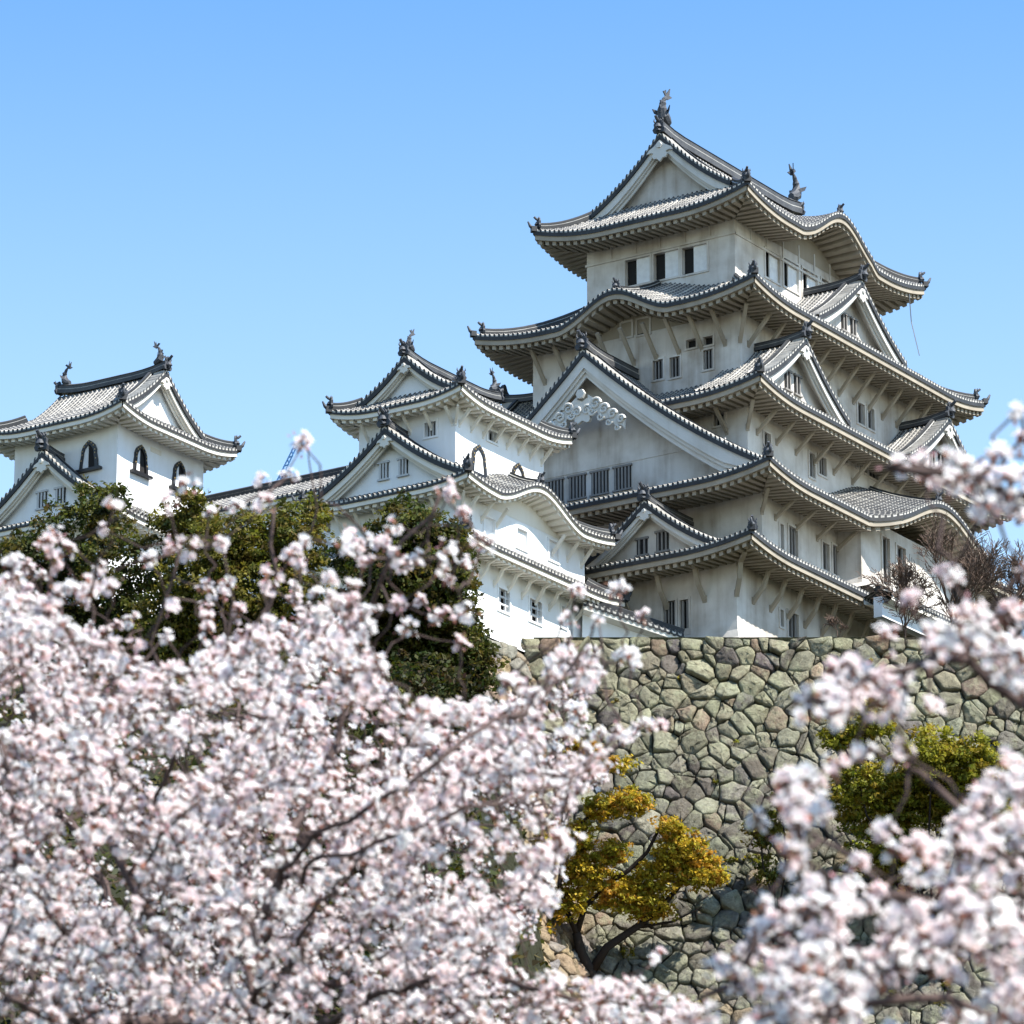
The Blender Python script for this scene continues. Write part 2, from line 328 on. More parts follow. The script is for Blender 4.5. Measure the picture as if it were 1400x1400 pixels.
def gable(root, c, out, za, zf, hw, back, trim, wall, b=.7, bh=.75, rec=.9, windows=(), scroll=0, ridge_h=.5, fishes=0, orn=1.0, name='dormer_gable', base=None, back2=False, pend=.6, asym=1.0):
    """gabled roof end: c = (x,y) of the bargeboard plane on the ridge line; out = outward direction"""
    c = np.array([*c, 0.]); o = np.array([*out, 0.]); a = np.array([-o[1], o[0], 0.])
    def cz(t): return zf+(za-zf)*(b*(1-t)+(1-b)*(1-t)**2)
    g = MB(); mb_ = MB(); mw = MB()
    s, h, cc = rows(back); T = np.linspace(0, 1, 11)
    for q in (-1, 1):
        W_ = hw*(asym if q > 0 else 1)
        P = np.array([[c+a*q*W_*t-o*si+ZV*(cz(t)+hi) for t in T] for si, hi in zip(s, h)])
        tv = np.repeat((T*math.hypot(W_, za-zf))[None], len(s), 0)
        g.grid(P, 0, lambda i, j: cc[i], tv)
        arc = math.hypot(W_, za-zf); s2, h2, c2 = rows(arc, .36); t2 = s2/arc
        def vp(off, dz): return np.array([c+a*q*W_*ti-o*off+ZV*(cz(ti)+dz) for ti in t2])+0
        top = vp(-.1, .2); top[:, 2] += h2*1.3; inn = vp(.7, .2); inn[:, 2] += h2*1.3; inb = vp(.7, 0); lo1 = vp(-.1, .1); lo2 = vp(-.1, -.2)
        g.grid(np.stack([inb, inn, top], 1), 0, lambda i, j: c2[i])
        g.grid(np.stack([top, lo1, lo2, vp(.5, -.19)], 1), 0, lambda i, j: (TB if c2[i].k == 'D' else ((.48, .47, .44, 0) if j == 0 else TB)))
        kp = [c+a*q*W_*t-o*.95+ZV*(cz(t)+.05) for t in np.linspace(.02, .93, 14)]
        g.sweep(kp, [(-.15, 0), (-.15, .16), (-.1, .2), (-.1, .3), (.1, .3), (.1, .2), (.15, .16), (.15, 0)], 0, [RB, RW, RB, RD, RB, RW, RB, RB])
        # bargeboards: two stepped mouldings
        for dep, top_, bo, th in ((.02, -.14, bh*.78, .12), (.16, -.14, bh, .12), (.30, -.14, bh*1.3, .1)):
            tt = np.linspace(0, 1, 15); wid = lambda t: bo*(.85+.25*t)*(1-.6*max(0, (t-.78)/.22))
            A = np.array([c+a*q*W_*t-o*dep+ZV*(cz(t)+top_) for t in tt]); B = A.copy(); B[:, 2] -= [wid(t) for t in tt]
            A2 = A-o*th; B2 = B-o*th
            mb_.grid(np.stack([A, B, B2, A2], 1))
            mb_.add([A[-1], B[-1], B2[-1], A2[-1]], [(0, 1, 2, 3)])
        so = np.array([[c+a*q*W_*t-o*dp+ZV*(cz(t)-.18) for dp in (.05, rec+.1)] for t in T]); mb_.grid(so)
    gb = zf-.4 if base is None else base
    T2 = np.linspace(-1, 1, 23)
    mw.grid(np.array([[c+a*hw*t*(asym if t > 0 else 1)-o*rec+ZV*min(gb, cz(abs(t))-.2), ][0:1]+[c+a*hw*t*(asym if t > 0 else 1)-o*rec+ZV*(cz(abs(t))-.17)] for t in T2]))
    mw2 = MB()
    if back2:
        mw2.grid(np.array([[c+a*hw*t-o*(back-rec)+ZV*min(gb, cz(abs(t))-.2), c+a*hw*t-o*(back-rec)+ZV*(cz(abs(t))-.17)] for t in T2]))
    go = g.build(name, 'tile', root); bd = 'board_old' if trim == 'trim_old' else trim; mb_.build('bargeboard', bd, go); mw.build('gable_wall', wall, go)
    if back2: mw2.build('gable_wall', wall, go)
    # ridge
    rm = MB(); n = 14; tt = np.linspace(0, 1, n); L0, L1 = -.12, back
    up = lambda t: .28*np.clip(1-t*back/2.5, 0, 1)**2 + (.28*np.clip(1-(1-t)*back/2.5, 0, 1)**2 if back2 else 0)
    pts = [c-o*(L0+(L1-L0)*t)+ZV*(za-.05+up(t)) for t in tt]; H = ridge_h; w_ = .2+.12*H
    prof = [(-w_, 0), (-w_, H*.4), (-w_*.85, H*.42), (-w_*.85, H*.5), (-w_*.75, H*.52), (-w_*.75, H*.82), (-w_*.9, H*.86), (0, H*1.1)]
    prof = prof+[(-x, y) for x, y in prof[-2::-1]]
    ce = [RD, RB, RW, RB, RD, RB, RD]; rm.sweep(pts, prof, 0, ce+ce[::-1]+[RB]); rm.build('ridge', 'tile', go)
    e0 = c+o*.12+ZV*(za-.1+up(0)); e1 = c-o*(back+.0)+ZV*(za-.1+up(1))
    if orn: orn_obj(e0+ZV*.0, o, orn, go)
    if fishes: fish(c-o*.55+ZV*(za+H+.1), -o, fishes, go)
    if back2:
        if orn: orn_obj(e1, -o, orn, go)
        if fishes: fish(c-o*(back-.55)+ZV*(za+H+.1), o, fishes, go)
    # pendant
    pm = MB(); py = c-o*.0+ZV*(za-.14-bh*.55)
    if scroll:
        r = scroll
        pm.extrude([(r*math.cos(q)*(1+.18*math.cos(6*q)), r*.95*math.sin(q)*(1+.18*math.cos(6*q))) for q in np.linspace(0, 2*math.pi, 48)[:-1]], c+o*.0+ZV*(za-bh*2.3-r*1.3)-o*.05, a, ZV, o, .22)
        ctr = c+o*.2+ZV*(za-bh*2.3-r*1.3)
        for q in (-1, 1):
            band = []; nb_ = 13
            for i in range(nb_): xx = r*(.5+3.4*i/(nb_-1)); band.append((q*xx, .42*r-1.02*(xx-r)*(za-zf)/hw*.98+.5*r))
            for i in range(nb_)[::-1]: xx = r*(.5+3.4*i/(nb_-1)); band.append((q*xx, .42*r-1.02*(xx-r)*(za-zf)/hw*.98-(.75+.25*math.sin(i*1.6))*r*(1-.5*i/nb_)))
            pm.extrude(band, ctr-o*.18, a, ZV, o, .12)
            spiral(pm, ctr+a*q*r*.45, a, ZV, r*.42, 1.6, q, .09)
            for i in range(4):
                xx = r*(1.25+.78*i); zz = .42*r-1.02*(xx-r)*(za-zf)/hw*.98
                spiral(pm, ctr+a*q*xx+ZV*(zz+.1), a, ZV, r*(.5-.05*i), 1.4, q, .1)
                spiral(pm, ctr+a*q*(xx-.25)+ZV*(zz-.45*r), a, -ZV, r*(.36-.03*i), 1.2, q, .08)
        pm.extrude([(.3*math.cos(q), .3*math.sin(q)) for q in np.arange(6)*math.pi/3], ctr+ZV*r*1.35, a, ZV, o, .2)
    elif pend:
        p_ = pend
        out_ = [(0, -1.5), (-.28, -1.2), (-.55, -1.22), (-.72, -.95), (-.58, -.7), (-.9, -.62), (-1.25, -.72), (-1.05, -.4), (-.5, -.1), (0, .35)]
        out_ = out_+[(-x, y) for x, y in out_[-2:0:-1]]
        pm.extrude([(x*p_, y*p_) for x, y in out_], py-o*.02, a, ZV, o, .14)
        pm.extrude([(.26*p_*math.cos(q), -.1*p_+.26*p_*math.sin(q)) for q in np.arange(6)*math.pi/3], py+o*.1, a, ZV, o, .12)
    if pm.v: pm.build('gable_pendant', bd, go)
    for (wx, wz, ww, wh, nb) in windows:
        wm = MB(); cc_ = c+a*wx-o*(rec-.03)+ZV*wz
        wm.box(cc_-o*.0, a*ww/2, o*.02, ZV*wh/2, 0)
        wm.box(cc_+ZV*(wh/2+.05)+o*.04, a*(ww/2+.08), o*.08, ZV*.06, 1); wm.box(cc_-ZV*(wh/2+.05)+o*.04, a*(ww/2+.08), o*.08, ZV*.05, 1)
        for i in range(nb): wm.box(cc_+a*(-ww/2+(i+.5)*ww/nb)+o*.05, a*.055, o*.035, ZV*wh/2, 1)
        wm.build('window', ['dark', 'bar_old' if wall == 'plaster_old' else 'bar_white'], go)
    return go
def storey(root, rect, z0, z1, mat, S=(), W=(), flare=0):
    """four walls of one storey; S / W = openings [(px0,py0,px1,py1,kind,bars)] given where they sit on the wall"""
    x0, y0, x1, y1 = rect; m = MB(); wins = []
    def face(o, a, n, L, ops):
        o, a, n = (np.array([*q, 0.]) for q in (o, a, n))
        ss = sorted({0, L, *[q for p in ops for q in p[:2]]}); zz = sorted({z0, z1, *[q for p in ops for q in p[2:4]]})
        for i in range(len(ss)-1):
            for j in range(len(zz)-1):
                cs, cz = (ss[i]+ss[i+1])/2, (zz[j]+zz[j+1])/2
                if any(p[0] < cs < p[1] and p[2] < cz < p[3] for p in ops): continue
                m.add([o+a*ss[i]+ZV*zz[j], o+a*ss[i+1]+ZV*zz[j], o+a*ss[i+1]+ZV*zz[j+1], o+a*ss[i]+ZV*zz[j+1]], [(0, 1, 2, 3)])
        for (s0, s1, q0, q1, kind, nb) in ops:
            dp = .28; A = [o+a*s0+ZV*q0, o+a*s1+ZV*q0, o+a*s1+ZV*q1, o+a*s0+ZV*q1]; B = [p-n*dp for p in A]
            m.add(A+B, [(0, 4, 5, 1), (1, 5, 6, 2), (2, 6, 7, 3), (3, 7, 4, 0)])
            wm = MB(); wb = MB(); c = o+a*(s0+s1)/2+ZV*(q0+q1)/2; W2, H2 = (s1-s0)/2, (q1-q0)/2
            wm.box(c-n*(dp+.02), a*W2, n*.015, ZV*H2, 0)
            if kind in 'bg':
                for i in range(nb):
                    wb.box(c+a*(-W2+(i+.5)*2*W2/nb)-n*.1, a*min(.06, W2/nb*.36), n*.05, ZV*H2)
            if kind == 'g':
                for i in (-.33, .33): wb.box(c+ZV*i*H2-n*.1, a*W2, n*.04, ZV*.05)
            if kind == 's':   # half-open sliding shutter
                wb.box(c+a*W2*.42-n*.14, a*W2*.58, n*.04, ZV*H2)
            if kind == 'c': wb.box(c-n*.14, a*W2, n*.04, ZV*H2)
            fr_ = .06
            for e in (-1, 1): wm.box(c+ZV*e*(H2+fr_*.9)+n*.03, a*(W2+fr_*2), n*.04, ZV*fr_, 2)
            for e in (-1, 1): wm.box(c+a*e*(W2+fr_)+n*.03, a*fr_, n*.035, ZV*(H2-.001), 2)
            wo = wm.build('window', ['dark', 'dark', mat], root)
            if wb.v: wb.build('shutter' if kind in 'sc' else 'window_bars', 'shutter' if kind in 'sc' else ('bar_old' if mat == 'plaster_old' else 'bar_white'), wo)
    def conv(lst, side):
        r = []
        for (p0, q0, p1, q1, k_, nb) in lst:
            if side == 'S': A = onplane(p0, (q0+q1)/2, 1, y0); B = onplane(p1, (q0+q1)/2, 1, y0); s0, s1 = A[0]-x0, B[0]-x0; cx = (A+B)/2; ch = onplane((p0+p1)/2, q0, 1, y0)[2]-onplane((p0+p1)/2, q1, 1, y0)[2]
            else: A = onplane(p0, (q0+q1)/2, 0, x0); B = onplane(p1, (q0+q1)/2, 0, x0); s0, s1 = y1-A[1], y1-B[1]; ch = onplane((p0+p1)/2, q0, 0, x0)[2]-onplane((p0+p1)/2, q1, 0, x0)[2]
            zc = onplane((p0+p1)/2, (q0+q1)/2, 1 if side == 'S' else 0, y0 if side == 'S' else x0)[2]
            h2 = ch/2; q_0, q_1 = max(z0+.05, zc-h2), min(z1-.05, zc+h2)
            if q_1-q_0 > .15 and s0 > .05: r.append((s0, s1, q_0, q_1, k_, nb))
        return r
    face((x0, y0), (1, 0), (0, -1), x1-x0, conv(S, 'S'))
    face((x0, y1), (0, -1), (-1, 0), y1-y0, conv(W, 'W'))
    face((x1, y0), (0, 1), (1, 0), y1-y0, ()); face((x1, y1), (-1, 0), (0, 1), x1-x0, ())
    if flare:
        e, hh = flare; A = [(x0, y0), (x1, y0), (x1, y1), (x0, y1)]; B = [(x0-e, y0-e), (x1+e, y0-e), (x1+e, y1+e), (x0-e, y1+e)]
        prof = [(0, hh), (.15, hh*.55), (.5, hh*.2), (1, 0)]
        ring = [[(ax+(bx-ax)*t, ay+(by-ay)*t, z0+zz-.02) for (ax, ay), (bx, by) in zip(A, B)] for t, zz in prof]
        ring = np.array([[*r_, r_[0]] for r_ in ring])
        m.grid(ring)
    return m.build('wall', mat, root)
BR = {}
def brackets(root, wallrect, ze, over, mat, S=0, W=0, drop=1.4, bent=False, s_rng=(.04, .97), w_rng=(.1, .97), wid=.1, skip=None):
    key = (over, drop, bent, mat, wid)
    if key not in BR:
        m = MB()
        pr = [(.0, -drop), (over*.30, -drop*.55), (over*.46, -.1), (over*.85, .12)] if bent else [(0, -drop), (over*.62, .08)]
        pts = [(p, 0, z) for p, z in pr]
        m.sweep(pts, [(-wid, -.08), (-wid, .1), (wid, .1), (wid, -.08)], up=np.array([0, 0, 1.]) if not bent else np.array([-.7, 0, .7]))
        m.box((.02, 0, -drop*.95), (.03, 0, 0), (0, wid*1.1, 0), (0, 0, .2))
        ob = m.build('eave_bracket', mat); BR[key] = ob.data; bpy.data.objects.remove(ob)
    x0, y0, x1, y1 = wallrect
    def put(p, ang):
        o = link(bpy.data.objects.new('eave_bracket', BR[key]), root); o.location = p; o.rotation_euler = (0, 0, ang)
    zb = ze-.62
    for i in range(S):
        t = s_rng[0]+(s_rng[1]-s_rng[0])*i/max(1, S-1)
        if skip and skip[0] < x0+(x1-x0)*t < skip[1]: continue
        put((x0+(x1-x0)*t, y0, zb), -math.pi/2)
    for i in range(W):
        t = w_rng[0]+(w_rng[1]-w_rng[0])*i/max(1, W-1); put((x0, y1-(y1-y0)*t, zb), math.pi)
    # corner bracket
    put((x0, y0, zb), -math.pi*.75)
def ridge_line(root, pts, h=.5):
    m = MB(); m.sweep(pts, [(-.22, 0), (-.22, h*.45), (-.16, h*.5), (-.16, h*.85), (0, h*1.05), (.16, h*.85), (.16, h*.5), (.22, h*.45), (.22, 0)], 0, [RB, RW, RB, RD, RD, RB, RW, RB, RB])
    return m.build('ridge', 'tile', root)
def grow(r, w_, s_, e_=None, n_=None):
    return (r[0]-w_, r[1]-s_, r[2]+(e_ or w_), r[3]+(n_ or s_))
# ------------------------------------------------------------------ ground and hill
def rf(r, f, z): return RV*r+FV*f+ZV*z
def smooth(x): x = np.clip(x, 0, 1); return x*x*(3-2*x)
def hill_z(r, f):
    top = -30.0+21.0*smooth((-8.5-r-4*smooth((-f-15)/25))/5.5)
    ramp_ = smooth((f+170)/158)
    side = 1-.5*smooth((np.abs(r)-110)/160)
    z = -82.6+(top+82.6)*ramp_*side
    return z
rr = np.concatenate([np.linspace(-2500, -140, 10), np.linspace(-120, -62, 14), np.linspace(-60, 50, 92), np.linspace(54, 120, 14), np.linspace(140, 2500, 10)])
ff = np.concatenate([np.linspace(-1500, -300, 8), np.linspace(-285, -135, 40), np.linspace(-132, -6, 90), np.linspace(-2, 100, 25), np.linspace(130, 3000, 10)])
Rg, Fg = np.meshgrid(rr, ff, indexing='ij'); Zg = hill_z(Rg, Fg)-70*smooth((Fg-140)/400)*(Fg > 140)+np.where((np.abs(Rg) < 125) & (Fg > -150), rng.normal(0, .3, Rg.shape)+.5*np.sin(Rg*.7+1.3*np.sin(Fg*.4))*np.sin(Fg*.55+Rg*.2), 0)
gm = MB(); gm.grid(Rg[..., None]*RV+Fg[..., None]*FV+Zg[..., None]*ZV); tag(gm.build('ground', 'ground', smooth=True), kind='structure')
tm = MB(); ZT = -1.55
tp = [(-11.4, -4.8), (44, -4.8), (44, 45), (-11.4, 45)]
tm.extrude(tp, ZV*(ZT-40), RV, FV, ZV, 40); tag(tm.build('castle_terrace_ground', 'ground'), kind='structure')
# ------------------------------------------------------------------ dry-stone walls (Voronoi stones)
def clip(poly, nx, ny, d):
    out = []; k = len(poly)
    for i in range(k):
        p, q = poly[i], poly[(i+1) % k]; a = nx*p[0]+ny*p[1]-d; b = nx*q[0]+ny*q[1]-d
        if a <= 0: out.append(p)
        if a*b < 0: t = a/(a-b); out.append((p[0]+t*(q[0]-p[0]), p[1]+t*(q[1]-p[1])))
    return out
def stone_wall(name, fn, nfn, u0, u1, hgt, size, pal, mat, slant=0.0, gap=.05, coping=True, seed=1):
    """fn(u,h) -> 3-D point on the wall face, nfn(u,h) -> outward normal; stones are cells of an uneven Voronoi pattern"""
    g = np.random.default_rng(seed); sx, sy = size*1.12, size*.86; pts = []
    nrow = int(hgt/sy)+1
    for j in range(nrow):
        L = u1-u0+slant*hgt; n = int(L/sx)+1
        for i in range(n):
            u = u0-slant*hgt+(i+.5*(j % 2)+.5)*sx+g.normal(0, .27)*sx; h = (j+.5)*sy+g.normal(0, .27)*sy
            if coping and j == 0: h = .32*sy+g.normal(0, .05); 
            if g.random() < .93: pts.append((u, h, g.normal(0, .3)*size*size*.5))
            if g.random() < .75: pts.append((u+g.normal(0, .5)*sx, h+g.normal(.4, .3)*sy, -.2*size*size))
    P = np.array(pts); m = MB()
    bk = MB(); uu = np.linspace(0, 1, 30); hh = np.linspace(0, hgt, 12)
    bk_p = np.array([[np.asarray(fn(u0-slant*h+(u1-u0+slant*h)*t, h))-np.asarray(nfn(0, h))*.28 for h in hh] for t in uu])
    m.grid(bk_p, 0, (.06, .055, .045, 0))
    for idx in range(len(P)):
        x, y, wt = P[idx]
        if y > hgt or x > u1 or x < u0-slant*y-.2: continue
        r = size*2.6; poly = [(max(x-r, u0-slant*y), max(y-r, 0)), (min(x+r, u1), max(y-r, 0)), (min(x+r, u1), min(y+r, hgt)), (max(x-r, u0-slant*y), min(y+r, hgt))]
        dx = P[:, 0]-x; dy = P[:, 1]-y; d2 = dx*dx+dy*dy
        gp = gap*(.5+g.random()*.9)
        for k_ in np.argsort(d2)[1:26]:
            dd = math.sqrt(d2[k_])
            if dd < 1e-3: continue
            nx, ny = dx[k_]/dd, dy[k_]/dd; off = dd/2+(wt-P[k_][2])/(2*dd)-gp/2
            poly = clip(poly, nx, ny, nx*x+ny*y+off)
            if len(poly) < 3: break
        if len(poly) < 3: continue
        for _ in range(1+int(g.random() < .2)):   # knock the corners off
            q = []
            for i in range(len(poly)):
                p, e = poly[i], poly[(i+1) % len(poly)]
                q += [(p[0]*.9+e[0]*.1, p[1]*.9+e[1]*.1), (p[0]*.1+e[0]*.9, p[1]*.1+e[1]*.9)]
            poly = q
        q = []
        for i in range(len(poly)):
            p, e = np.array(poly[i]), np.array(poly[(i+1) % len(poly)]); Le = np.linalg.norm(e-p); q.append(tuple(p))
            if Le > .35: nrm_ = np.array([e[1]-p[1], p[0]-e[0]])/Le; q.append(tuple((p+e)/2+nrm_*g.normal(-.012, .035)*min(1, Le)))
        poly = q
        A = np.array(poly); cen = A.mean(0); area = np.ptp(A[:, 0])*np.ptp(A[:, 1])
        if area < .015: continue
        sz = math.sqrt(area); base = g.normal(.0, .06)*min(1, sz); tilt = g.normal(0, .16, 2); k_ = len(A)
        rad = A-cen; ang = np.arctan2(rad[:, 1], rad[:, 0]); wob = 1+.06*np.sin(3*ang+g.random()*6)+.03*np.sin(5*ang+g.random()*6)
        def lay(sc, dep, jit):
            Q = cen+rad*(sc*(wob if sc < 1 else np.ones(k_)))[:, None]
            dd = base+dep*min(1, sz)+(Q-cen)@tilt+g.normal(0, jit, k_)
            return np.array([np.asarray(fn(u, h))+np.asarray(nfn(u, h))*e for (u, h), e in zip(Q, dd)])
        rings = [lay(1.0, -.35, 0), lay(1.0, -.07, .02), lay(.955, .05, .022), lay(.74, .10, .035), lay(.3, .12, .03)]
        V = np.concatenate(rings); F = []
        for ri in range(4):
            F += [(ri*k_+i, ri*k_+(i+1) % k_, (ri+1)*k_+(i+1) % k_, (ri+1)*k_+i) for i in range(k_)]
        F.append(tuple(range(4*k_, 5*k_)))
        c = pal(g, x, y); m.add(V, F, 0, (*c, 0))
    return m.build(name, mat, smooth=True)
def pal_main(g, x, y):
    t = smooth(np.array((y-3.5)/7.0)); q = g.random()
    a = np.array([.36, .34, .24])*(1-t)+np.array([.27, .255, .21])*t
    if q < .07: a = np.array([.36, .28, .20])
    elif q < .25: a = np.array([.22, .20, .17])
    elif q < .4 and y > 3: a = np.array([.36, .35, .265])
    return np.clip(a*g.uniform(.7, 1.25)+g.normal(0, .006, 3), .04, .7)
F0, LEAN = -5.6, .30
ZTOP = float(onplane(900, 872, 2, 0)[2]) if 0 else None
tt_ = (F0-CAM@FV)/(ray(950, 873)@FV); ZTOP = float((CAM+ray(950, 873)*tt_)[2]); 
def wfn(u, h): return rf(u, F0-.30*h-.004*h*h, ZTOP-h)
def wn(u, h):
    s_ = .30+.008*h; n = -FV+ZV*s_; return n/np.linalg.norm(n)
R0 = float(((CAM+ray(713, 880)*tt_)@RV))
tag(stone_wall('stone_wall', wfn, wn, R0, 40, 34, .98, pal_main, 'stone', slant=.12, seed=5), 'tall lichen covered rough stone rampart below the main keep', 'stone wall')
# ------------------------------------------------------------------ main keep
KX, KY = 16.6, 9.9
def cr(x0, y0): return (x0, y0, 2*KX-x0, 2*KY-y0)
keep = thing('castle_keep', 'tall five tiered castle keep with grey tiled roofs and weathered plaster walls', 'castle')
T_, P_ = 'trim_old', 'plaster_old'
w1 = (-1.0, -.6, 34.2, 20.2); w2 = cr(2.2, -.43); w3 = cr(3.6, 1.28); w5 = cr(5.3, 2.7); w6 = cr(8.2, 4.7)
storey(keep, w1, -.75, 4.9, P_, S=[(1066, 834, 1070.5, 857, 'b', 1), (1077, 838, 1091, 873, 'b', 3)],
       W=[(907, 822, 924, 868, 'b', 4), (930, 820, 942, 866, 'b', 2)], flare=(.42, 1.35))
storey(keep, w2, 4.2, 9.9, P_, S=[(1066, 717, 1071, 751, 'b', 1), (1078, 721, 1090, 760, 'b', 3), (1124, 743, 1133, 780, 'b', 2), (1138, 747, 1149, 787, 'b', 3)])
storey(keep, w3, 9.0, 15.9, P_, S=[(1044, 592, 1053, 620, 'b', 2), (1106, 620, 1113.5, 653, 'b', 2), (1119, 625, 1129, 650, 'b', 3), (1155, 626, 1158, 633, 'd', 0), (1170, 632, 1173, 639, 'd', 0), (1177, 630, 1184.5, 646, 'b', 2), (1187, 634, 1200, 654, 'b', 3), (1207, 648, 1210, 658, 'd', 0)],
       W=[(976, 565, 991, 582, 'b', 3)])
storey(keep, w5, 14.8, 22.5, P_, S=[(1172, 552, 1181.5, 580, 'b', 2), (1185.5, 558, 1194.5, 587, 'b', 2)],
       W=[(850, 441, 864, 461, 'b', 2), (872, 436, 888, 457, 'b', 3), (938.5, 464, 952, 476, 'd', 0), (962, 460, 975, 472, 'd', 0), (893, 492, 907, 519, 'b', 3), (916, 488, 930, 516, 'b', 3), (962, 478, 975, 505, 'b', 3)])
storey(keep, w6, 21.8, 29.7, P_, S=[(1046, 345, 1065, 383, 's', 0), (1071, 358, 1091, 396, 's', 0), (1097, 372, 1117, 410, 's', 0), (1123, 386, 1142, 423, 's', 0)],
       W=[(855, 353, 889, 389, 's', 0), (894, 344, 928, 381, 's', 0), (933, 336, 967, 373, 's', 0)])
# top storey: panel lines, rail, dark sill
def strips(name, mat, lst):
    m = MB()
    for c, ax, ay, az in lst: m.box(c, ax, ay, az)
    return m.build(name, mat, keep)
X_, Y_ = np.array([1., 0, 0]), np.array([0, 1., 0])
zr = onplane(900, 342, 0, w6[0])[2]; zsl = onplane(918, 384, 0, w6[0])[2]
Lw, Ls = w6[3]-w6[1], w6[2]-w6[0]
strips('wall_rail', P_, [(np.array([w6[0]-.03, KY, zr]), X_*.05, Y_*(Lw/2+.08), ZV*.07), (np.array([KX, w6[1]-.03, zr]), X_*(Ls/2+.079), Y_*.05, ZV*.069)])
strips('wall_post', P_, [(np.array([w6[0]-.02, w6[3]-Lw*i/6, (zr+29.2)/2+.03]), X_*.04, Y_*.06, ZV*((29.2-zr)/2-.05)) for i in range(1, 6)]+[(np.array([w6[0]+Ls*i/9, w6[1]-.02, (zr+29.2)/2+.03]), X_*.06, Y_*.04, ZV*((29.2-zr)/2-.05)) for i in range(1, 9)])
ya, yb = onplane(853, 388, 0, w6[0])[1], onplane(970, 372, 0, w6[0])[1]; xa, xb = onplane(1044, 380, 1, w6[1])[0], onplane(1145, 425, 1, w6[1])[0]
strips('window_sill', 'black', [(np.array([w6[0]-.08, (ya+yb)/2, zsl-1.05]), X_*.1, Y_*abs(ya-yb)/2, ZV*.07), (np.array([(xa+xb)/2, w6[1]-.08, zsl-1.0]), X_*(xb-xa)/2, Y_*.1, ZV*.07)])
# roofs
skirt(keep, grow(w1, 2.3, 2.4), w2[:2]+(w2[2], w2[3]), 4.35, 5.9, (2.3, 2.4, 2.3, 2.4), T_, lift=.55)
skirt(keep, (-.95, -2.85, 2*KX+.95, 2*KY+2.85), w3, 9.25, 11.35, (3.15, 2.42, 3.15, 2.42), T_, lift=.62, bumps={'S': (17.4, 7.0, 2.35, 1.2, .12)})
skirt(keep, grow(w3, 2.3, 2.3), w5, 15.25, 17.3, (2.3, 2.3, 2.3, 2.3), T_, lift=.65)
skirt(keep, grow(w5, 2.6, 2.6), w6, 21.85, 24.6, (2.6, 2.6, 2.6, 2.6), T_, lift=.7, bumps={'W': (KY, 3.9, 1.55, 0, .5)})
top, _ = skirt(keep, grow(w6, 2.35, 2.35), (8.9, KY-4.7, 2*KX-8.9, KY+4.7), 28.95, 31.05, (2.35, 2.35, 2.35, 2.35), T_, lift=.8, k=.75, bumps={'S': (KX+.3, 4.6, 2.1, .2, 1)})
# main ridge with gables at both ends
gable(keep, (8.35, KY), (-1, 0), 35.0, 30.9, 4.9, 2*(KX-8.35), T_, P_, b=.66, bh=.75, rec=.9, ridge_h=.85, fishes=1.12, orn=.7, name='gable_roof', back2=True, pend=.75)
# big west gable and its smaller mates
gable(keep, (-.35, KY), (-1, 0), 18.55, 9.75, 11.9, 7.5, T_, P_, b=.72, bh=1.15, rec=1.5, scroll=.74, ridge_h=.75, orn=.75, base=9.2,
      windows=[(x, 11.0, 1.15, 1.35, 5) for x in (-2.95, -1.4, .15, 1.7)] , name='great_gable')
gable(keep, (KX-.3, .75), (0, -1), 26.1, 22.35, 5.3, 4.6, T_, P_, b=.72, bh=.62, windows=[(-.6, 23.6, .7, 1.0, 2), (.5, 23.6, .7, 1.0, 2)], orn=.72, pend=.5)
gable(keep, (7.3, 2*KY+.6), (0, 1), 19.45, 15.75, 5.0, 4.6, T_, P_, b=.72, bh=.62, orn=.9, pend=.5)
for cx in (7.1, 24.3): gable(keep, (cx, -.6), (0, -1), 19.45, 15.75, 5.0, 4.6, T_, P_, b=.72, bh=.62, windows=[(-.55, 17.0, .7, 1.1, 2), (.55, 17.0, .7, 1.1, 2)], orn=.72, pend=.5)
gable(keep, (-2.65, 4.35), (-1, 0), 7.75, 4.5, 4.9, 5.4, T_, P_, b=.66, bh=.5, windows=[(-.75, 5.55, .7, .9, 2), (.6, 5.65, .8, 1.1, 3)], orn=.7, pend=.42)
gm_ = MB(); xg = 1.17
gm_.box((xg, KY, 12.05), (.06, 0, 0), (0, 8.6, 0), (0, 0, .14)); gm_.box((xg, KY, 10.15), (.06, 0, 0), (0, 11, 0), (0, 0, .1))
for yy in (-5.2, 0, 5.2): gm_.box((xg+.01, KY+yy, 13.2), (.05, 0, 0), (0, .16, 0), (0, 0, 1.1))
gm_.build('gable_beam', 'plaster_old', keep)
# barred bay under the big curved eave
db = (10.8, -1.95, 24.2, -.3); storey(keep, db, 5.0, 9.6, P_, S=[(1206, 735, 1216, 800, 'b', 2), (1226, 748, 1238, 812, 'b', 2), (1300, 790, 1330, 835, 'b', 4)], flare=(.9, .9))
brackets(keep, w1, 4.35, 2.3, T_, S=18, W=5, drop=1.75, bent=True, wid=.13, s_rng=(.05, .97), w_rng=(.42, .9))
brackets(keep, w2, 9.25, 2.4, T_, S=12, W=0, drop=.9, wid=.1, s_rng=(.05, .95), skip=(11, 24))
brackets(keep, w3, 15.25, 2.3, T_, S=12, W=1, drop=1.2, wid=.1, w_rng=(.92, .95))
brackets(keep, w5, 21.85, 2.6, T_, S=13, W=9, drop=1.7, wid=.11, w_rng=(.06, .93))
